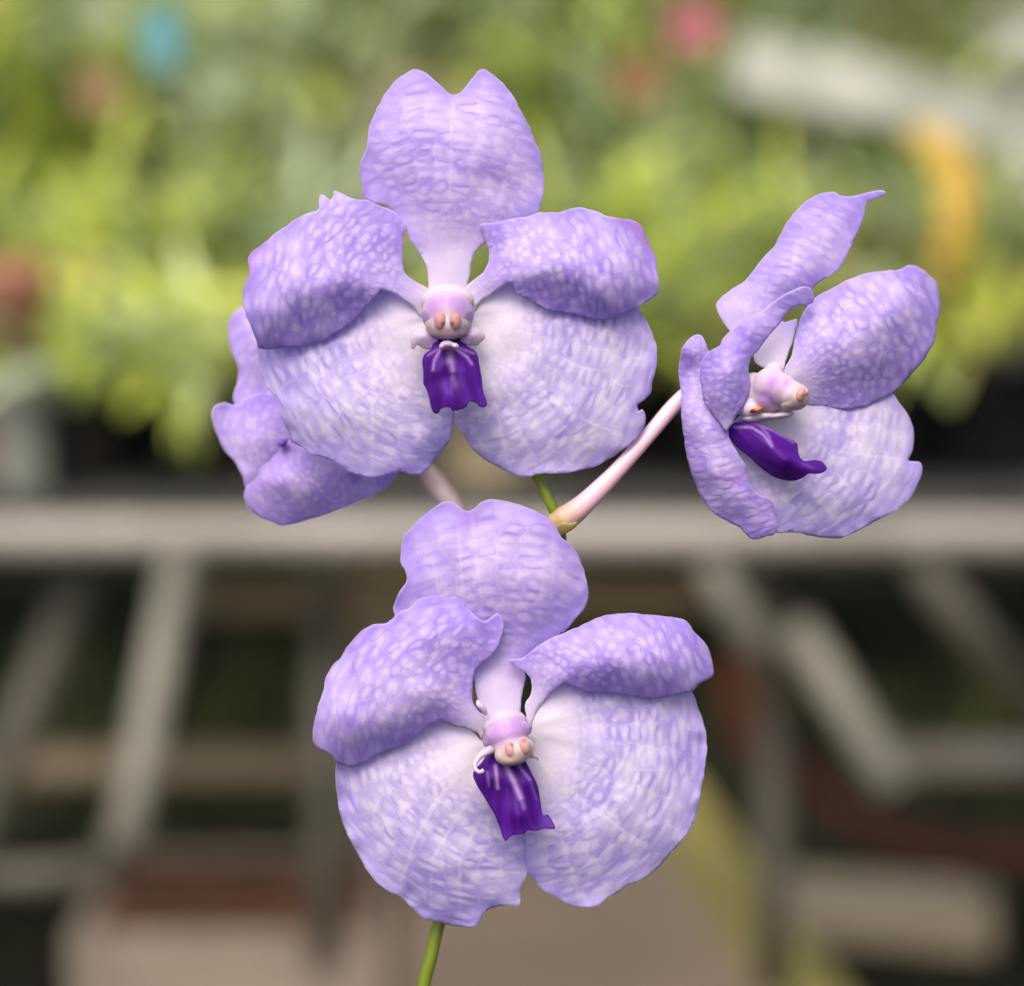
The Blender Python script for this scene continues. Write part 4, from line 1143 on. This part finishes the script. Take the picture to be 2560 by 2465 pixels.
sheet('sepal', S4L, [(1250, 1840, .5), (1150, 1820, -1), (1000, 1820, -3), (842, 1904, -5), (842, 1990, -6), (900, 2145, -5), (1005, 2245, -5), (1160, 2318, -5), (1250, 2266, -4), (1300, 2240, -4), (1318, 2100, -3), (1300, 1950, -2), (1080, 2040, 1), (950, 2000, -.5), (1150, 2180, -.3), (1150, 1930, .7), (1000, 2150, -1), (1020, 1900, -1)],
      (1255, 1830), M_sepal, F4, seed=33, ruffle=.7, cell=(42, 25), wrinkle=.35,
      marks=[([(1200, 1880), (1100, 1990), (1040, 2090), (1005, 2200)], 3.5, .6), ([(1230, 1890), (1150, 2030), (1080, 2150), (1075, 2280)], 3, .45), ([(1200, 2050), (1150, 2150), (1150, 2280)], 3, .35)])
S4R = [(1290, 1830), (1325, 1835), (1336, 1787), (1365, 1744), (1405, 1700), (1480, 1690), (1600, 1690), (1690, 1700), (1730, 1730), (1751, 1782), (1763, 1825), (1767, 1878), (1762, 1921), (1754, 1968), (1744, 2026), (1727, 2073), (1699, 2107), (1665, 2145), (1637, 2178), (1603, 2202), (1570, 2212), (1546, 2231), (1513, 2250), (1489, 2266), (1446, 2269), (1422, 2264), (1389, 2243), (1360, 2226), (1332, 2197), (1320, 2178), (1314, 2100), (1306, 2000), (1296, 1900)]
sheet('sepal', S4R, [(1310, 1840, .5), (1400, 1720, -1), (1560, 1700, -3), (1730, 1735, -5), (1766, 1880, -6), (1744, 2026, -5.5), (1637, 2178, -5.5), (1513, 2250, -5), (1430, 2266, -4.5), (1332, 2197, -2.5), (1312, 2080, -1.5), (1300, 1940, -1), (1500, 1950, 1), (1420, 2080, 1), (1600, 2050, -.5), (1600, 1850, -.8), (1400, 1870, .7)],
      (1285, 1830), M_sepal, F4, seed=37, ruffle=.6, cell=(42, 25), wrinkle=.35, dz=.3,
      marks=[([(1330, 1860), (1420, 1890), (1500, 1910)], 3, .5), ([(1340, 1900), (1480, 2020), (1620, 2120)], 3.5, .55), ([(1320, 1930), (1400, 2080), (1450, 2250)], 3, .4)])
LIP4 = [(1224, 1880), (1205, 1905), (1183, 1932), (1191, 1960), (1205, 1984), (1222, 2012), (1235, 2034), (1250, 2071), (1256, 2093), (1263, 2102), (1271, 2095), (1283, 2088), (1309, 2085), (1320, 2076), (1339, 2078), (1361, 2071), (1387, 2070), (1382, 2054), (1370, 2037), (1357, 2038), (1352, 2012), (1345, 1967), (1330, 1934), (1316, 1905), (1300, 1880), (1260, 1870)]
sheet('lip', LIP4, [(1265, 1880, 8), (1224, 1885, 8), (1183, 1932, 7.5), (1315, 1905, 8), (1345, 1967, 9), (1352, 2015, 9.5), (1205, 1984, 9), (1250, 2071, 11), (1263, 2102, 12), (1387, 2070, 12.5), (1320, 2076, 12), (1225, 1950, 12), (1275, 1960, 12.5), (1250, 1965, 11.2), (1310, 1960, 12.5), (1292, 1965, 11.4), (1300, 2040, 14), (1270, 2040, 12.5)],
      (1262, 1800), M_lip, F4, seed=41, cell=(18, 40), thick=1.1, grid=4, step=4, rough=.3, dz=.8,
      marks=[([(1264, 1912), (1285, 1955), (1302, 1995)], 6.5, .75), ([(1302, 1995), (1310, 2020)], 5, .3), ([(1239, 1915), (1244, 1970)], 4, .6), ([(1218, 1930), (1222, 1965)], 3.2, .3), ([(1296, 1913), (1325, 1950)], 3.5, .5), ([(1325, 1950), (1342, 2000)], 2.5, .2)])
# curled white side lobe and its small partner
def curl(pts, rads, parent, label=None):
    P_ = smooth_path([at(x, y, 0.5 - z * 1e-3) for x, y, z in pts], 6)
    rr = np.interp(np.linspace(0, 1, len(P_)), np.linspace(0, 1, len(rads)), rads)
    mb_ = MB(); mb_.tube(P_, [float(q) * PX for q in rr], 14)
    o_ = mb_.build('side_lobe', M_lobe, parent)
    a_ = o_.data.attributes.new('tint', 'FLOAT', 'POINT'); a_.data.foreach_set('value', np.zeros(len(o_.data.vertices), np.float32))
    return o_
curl([(1232, 1872, 9), (1215, 1880, 11), (1197, 1893, 12.5), (1188, 1910, 13.5), (1190, 1924, 14), (1200, 1930, 14.5), (1209, 1925, 14.5)], [11, 10, 6.5, 5, 4.5, 4.5, 4.5], F4)
curl([(1322, 1884, 9), (1334, 1890, 9), (1343, 1894, 8.5), (1345, 1901, 8)], [8, 6, 3.5, 1.5], F4)
curl([(1215, 1786, 4), (1208, 1772, 5), (1198, 1762, 5.5), (1193, 1752, 5)], [5, 8, 8, 3], F4)

# ---------------------------------------------------------------- flower 3 (right)
F3 = flower('right flower turned in profile towards the right', 1930, 1000, 2,
    [(1893, 985, 1, 40, 56, 4, 20), (1925, 966, 4, 44, 48, 5, -10), (1950, 976, 5.5, 46, 44, 5, -25), (1975, 988, 6.2, 40, 38, 5, -20), (1925, 996, 4, 44, 36, 4, 0), (1878, 1022, 2, 34, 28, 4, 20), (1934, 935, 2.5, 26, 30, 3, 0)],
    tints=[(1935, 958, 10, 30, .75), (1912, 994, 7, 24, 1.1), (1962, 960, 10, 22, .6), (1935, 985, 9, 20, .6)])
blob('anther_cap', [(1990, 992, 7.0, 34, 34, 5, -10), (1974, 1008, 6.6, 30, 20, 4, 0)], M_cap, F3, it=22, tints=[(1960, 965, 11, 22, .6)])
blob('pollinium', [(2000, 988, 10.6, 14, 19, 2.0, -12)], M_poll2, F3, voxel=.0002, it=4, tints=[(2006, 988, 12.5, 8, .8)])
blob('pollinium', [(2012, 985, 9.0, 9, 16, 2.2, -12)], M_poll2, F3, voxel=.0002, it=4, tints=[(2016, 985, 11, 7, .7)])
blob('callus', [(1915, 1040, 3, 36, 12, 3, 5), (1955, 1038, 5, 32, 9, 2.6, 8), (1880, 1045, 2, 30, 14, 3, 0)], M_lobe, F3, tints=[(1880, 1030, 7, 10, .5)])
blob('throat', [(1890, 1025, 6.6, 17, 6, 1.2, 18)], column_material('throat_orange', (0.50, 0.20, 0.03), (0.10, 0.01, 0.01)), F3, voxel=.0002, it=3, tints=[(1878, 1031, 7.5, 12, 1.2)])
D3 = [(1823, 828), (1794, 781), (1793, 757), (1816, 732), (1865, 698), (1904, 650), (1938, 611), (1957, 572), (1982, 537), (2021, 498), (2060, 483), (2084, 482), (2104, 489), (2138, 488), (2167, 481), (2190, 474), (2206, 474), (2214, 481), (2208, 491), (2177, 501), (2164, 513), (2160, 542), (2143, 581), (2123, 630), (2104, 667), (2074, 691), (2045, 708), (2033, 723), (2020, 745), (1985, 748), (1955, 762), (1948, 790), (1962, 806), (1978, 800), (1994, 798), (1988, 830), (1980, 860), (1966, 900), (1952, 935), (1920, 925), (1890, 905), (1880, 870), (1850, 850)]
sheet('sepal', D3, [(1940, 915, 0), (1960, 830, -3), (1900, 880, -1), (1965, 770, -5), (1823, 825, -2), (1794, 760, -4), (1865, 700, -6), (1938, 611, -7), (2021, 498, -9), (2100, 489, -8), (2210, 481, -5), (2160, 542, -7), (2120, 630, -5), (2040, 712, -4), (1960, 700, -3), (2060, 590, -3.5), (1880, 780, -2)],
      (1870, 980), M_dorsal, F3, seed=43, ruffle=.35, cell=(34, 22), wrinkle=.3, rmax=520)
P3L = [(2033, 752), (2031, 728), (2021, 719), (2001, 718), (1972, 730), (1938, 752), (1904, 776), (1870, 796), (1831, 823), (1806, 847), (1798, 864), (1772, 879), (1753, 903), (1749, 927), (1753, 966), (1760, 1001), (1782, 1035), (1801, 1059), (1815, 1078), (1831, 1059), (1855, 1020), (1874, 981), (1879, 952), (1874, 928), (1877, 893), (1894, 879), (1918, 845), (1948, 810), (1967, 781), (1991, 765), (2016, 763)]
sheet('petal', P3L, [(2030, 745, 2), (2000, 720, 4), (1904, 776, 6.5), (1831, 823, 7), (1760, 900, 6), (1750, 950, 5), (1782, 1035, 6), (1815, 1076, 6), (1874, 981, 5), (1878, 930, 5), (1894, 879, 5.5), (1948, 810, 4.5), (1991, 765, 3), (1825, 930, 12.5), (1880, 830, 9), (1815, 1000, 10), (1960, 760, 5.5)],
      (1810, 1150), M_petal, F3, seed=47, ruffle=.3, cell=(30, 22), wrinkle=.35, thick=.4)
S3L = [(1762, 849), (1750, 836), (1728, 842), (1706, 869), (1697, 903), (1697, 937), (1703, 986), (1703, 1040), (1711, 1098), (1723, 1166), (1743, 1220), (1767, 1264), (1801, 1293), (1845, 1317), (1865, 1339), (1889, 1349), (1918, 1342), (1935, 1337), (1943, 1313), (1935, 1278), (1930, 1249), (1899, 1237), (1879, 1215), (1867, 1186), (1865, 1166), (1845, 1132), (1821, 1088), (1825, 1050), (1830, 990), (1815, 930), (1790, 895), (1770, 874)]
sheet('sepal', S3L, [(1745, 840, 1), (1700, 900, 0), (1700, 1000, 0), (1711, 1100, 0), (1745, 1225, -1), (1800, 1293, -1.5), (1880, 1345, -1), (1940, 1320, .5), (1930, 1255, 1.5), (1870, 1180, 4), (1821, 1090, 4), (1780, 1000, 3.5), (1765, 900, 1.5), (1745, 920, 0), (1760, 1080, 5.5), (1790, 1180, 5.5), (1725, 880, 3), (1860, 1260, 3), (1820, 1210, 4)],
      (1740, 560), M_petal, F3, bruise=[([(1866, 1178), (1850, 1196), (1815, 1200), (1780, 1192)], 7, .75), ([(1940, 1270), (1938, 1320)], 9, .4)], seed=51, ruffle=.3, cell=(24, 20), wrinkle=.5, thick=.45,
      label='inward curled lateral sepal seen from its back')
P3R = [(1955, 940), (1967, 915), (1979, 888), (1991, 830), (2006, 786), (2035, 747), (2074, 723), (2123, 698), (2177, 681), (2235, 676), (2264, 664), (2289, 664), (2318, 684), (2340, 703), (2347, 732), (2351, 762), (2345, 796), (2340, 830), (2328, 869), (2303, 908), (2269, 947), (2235, 979), (2216, 991), (2172, 1013), (2128, 1022), (2084, 1022), (2045, 1018), (2011, 1007), (1985, 985), (1960, 965)]
sheet('petal', P3R, [(1965, 945, 1.5), (1990, 840, -1), (2035, 747, -3), (2123, 698, -5), (2235, 676, -7), (2290, 664, -8), (2345, 730, -9), (2340, 830, -9), (2300, 910, -9), (2235, 979, -8.5), (2128, 1022, -6), (2045, 1018, -4), (1990, 990, -1), (2060, 860, 2.5), (2150, 800, 2.5), (2240, 770, 0), (2230, 860, -1), (2170, 940, -2), (2080, 940, 0), (2070, 790, -.5)],
      (1935, 975), M_petal, F3, seed=53, ruffle=.35, cell=(35, 25), wrinkle=.25, thick=.4)
S3R = [(1900, 1020), (1950, 1000), (2050, 985), (2150, 985), (2225, 980), (2250, 1010), (2277, 1049), (2284, 1088), (2281, 1122), (2270, 1151), (2285, 1153), (2299, 1155), (2306, 1176), (2299, 1200), (2279, 1239), (2245, 1274), (2196, 1300), (2147, 1325), (2099, 1344), (2065, 1346), (2021, 1337), (1982, 1332), (1940, 1332), (1905, 1300), (1850, 1220), (1825, 1130), (1822, 1080), (1850, 1040)]
sheet('sepal', S3R, [(1880, 1040, 0), (2050, 990, -4), (2225, 985, -10), (2284, 1088, -11), (2272, 1151, -10), (2304, 1180, -11), (2245, 1274, -9), (2099, 1344, -6.5), (1982, 1332, -4), (1905, 1290, -2.5), (1840, 1180, -1.5), (1825, 1100, -1), (2050, 1150, -2), (2150, 1230, -4), (2150, 1100, -5), (1980, 1240, -2), (1950, 1120, -1.2)],
      (1880, 1020), M_sepal, F3, seed=57, ruffle=.5, cell=(42, 25), wrinkle=.35,
      marks=[([(1950, 1080), (2100, 1130), (2270, 1150)], 3, .4), ([(1930, 1120), (2050, 1250), (2110, 1330)], 3, .35)])
LIP3 = [(1835, 1058), (1865, 1053), (1894, 1057), (1933, 1074), (1972, 1096), (1992, 1108), (1996, 1130), (2001, 1145), (2011, 1152), (2025, 1151), (2040, 1150), (2055, 1154), (2067, 1170), (2058, 1181), (2040, 1185), (2022, 1184), (2010, 1192), (1990, 1201), (1965, 1201), (1933, 1191), (1904, 1171), (1874, 1142), (1845, 1120), (1816, 1082), (1822, 1066)]
sheet('lip', LIP3, [(1830, 1070, 2), (1894, 1058, 3.5), (1972, 1096, 4), (1996, 1125, 4.5), (2067, 1170, 8), (2040, 1150, 7), (2010, 1192, 7), (1965, 1201, 5), (1904, 1171, 4), (1845, 1120, 2), (1920, 1110, 9), (1970, 1150, 10.5), (1880, 1090, 6), (1940, 1085, 6), (2035, 1170, 9.5), (1930, 1150, 9)],
      (1780, 1020), M_lip, F3, seed=61, cell=(18, 40), thick=1.3, grid=4, step=4, rough=.2, rmax=300, dz=.5,
      marks=[([(1835, 1068), (1880, 1068), (1910, 1088), (1930, 1115)], 3.2, .55), ([(1880, 1056), (1930, 1074), (1985, 1105)], 3.0, .55), ([(1900, 1066), (1920, 1085), (1928, 1105)], 2.5, .35)])

# ---------------------------------------------------------------- flower 2 (behind, at left): built 3 cm further back
BD = 0.532
F2 = blob('flower', [(800, 1080, 0, 60, 50, 5, 0), (760, 1100, 4, 40, 34, 4, 0)], M_col, orchid, base_d=BD)
F2['label'] = 'blurred flower half hidden behind the upper one'
U2 = [(608, 766), (589, 777), (572, 803), (570, 833), (580, 881), (596, 922), (593, 959), (583, 996), (600, 1030), (680, 1100), (780, 1090), (800, 1000), (780, 860), (700, 760), (650, 750)]
sheet('petal', U2, [(600, 780, 0), (570, 830, -2), (596, 922, 2), (583, 1000, 2), (700, 1080, 3), (780, 950, 0), (700, 780, -2), (640, 840, 4), (660, 980, 0)], (790, 1080), M_back, F2, seed=71, base_d=BD, cell=(34, 24), ruffle=.5, rmax=420)
V2_ = [(585, 1012), (568, 1006), (548, 1009), (533, 1018), (531, 1048), (541, 1085), (563, 1126), (589, 1159), (608, 1196), (618, 1222), (680, 1250), (760, 1200), (790, 1110), (770, 1040), (700, 990), (640, 985)]
sheet('sepal', V2_, [(533, 1020, 4), (541, 1085, 3), (608, 1196, 3), (700, 1230, 0), (790, 1100, 0), (700, 1000, 1), (640, 1090, 7), (590, 1010, 4)], (800, 1085), M_back, F2, seed=73, base_d=BD - .004, cell=(34, 24), ruffle=.5, rmax=420)
B2 = .520
W2 = [(715, 1107), (700, 1122), (678, 1148), (648, 1174), (641, 1196), (615, 1217), (609, 1237), (619, 1267), (648, 1293), (678, 1304), (700, 1312), (730, 1310), (782, 1297), (834, 1282), (889, 1259), (945, 1233), (982, 1204), (997, 1182), (970, 1130), (850, 1060), (770, 1060)]
sheet('sepal', W2, [(715, 1107, 0), (641, 1196, 2), (609, 1237, 0), (660, 1296, -2), (782, 1297, -3), (945, 1233, -4), (997, 1182, -4), (850, 1070, -4), (780, 1190, 6), (690, 1210, 5.5), (680, 1230, 3), (880, 1170, 2)], (880, 1090), M_back, F2, seed=77, bruise=[([(720, 1112), (660, 1170)], 22, .3), ([(640, 1205), (720, 1225)], 10, .45)], base_d=B2, cell=(30, 20), ruffle=.4, wrinkle=.3, rmax=420)
blob('lip', [(706, 1108, 5, 14, 11, 2, 30), (760, 1098, 0, 50, 12, 2, 5)], simple_mat('blurred_lip', (0.16, 0.05, 0.42), (0.2, 0.07, 0.5), 200, .5), F2, base_d=BD - .010)
D2 = [(760, 760), (700, 720), (690, 660), (720, 600), (800, 580), (880, 620), (900, 700), (860, 780), (830, 900), (810, 1060), (770, 1060), (775, 900)]
sheet('sepal', D2, [(790, 1050, 0), (700, 680, -4), (800, 600, -4), (890, 680, -4), (800, 700, 2)], (795, 1120), M_back, F2, seed=79, base_d=BD + .006, cell=(30, 20))

print('verts', sum(len(o.data.vertices) for o in SC.objects if o.type == 'MESH'))
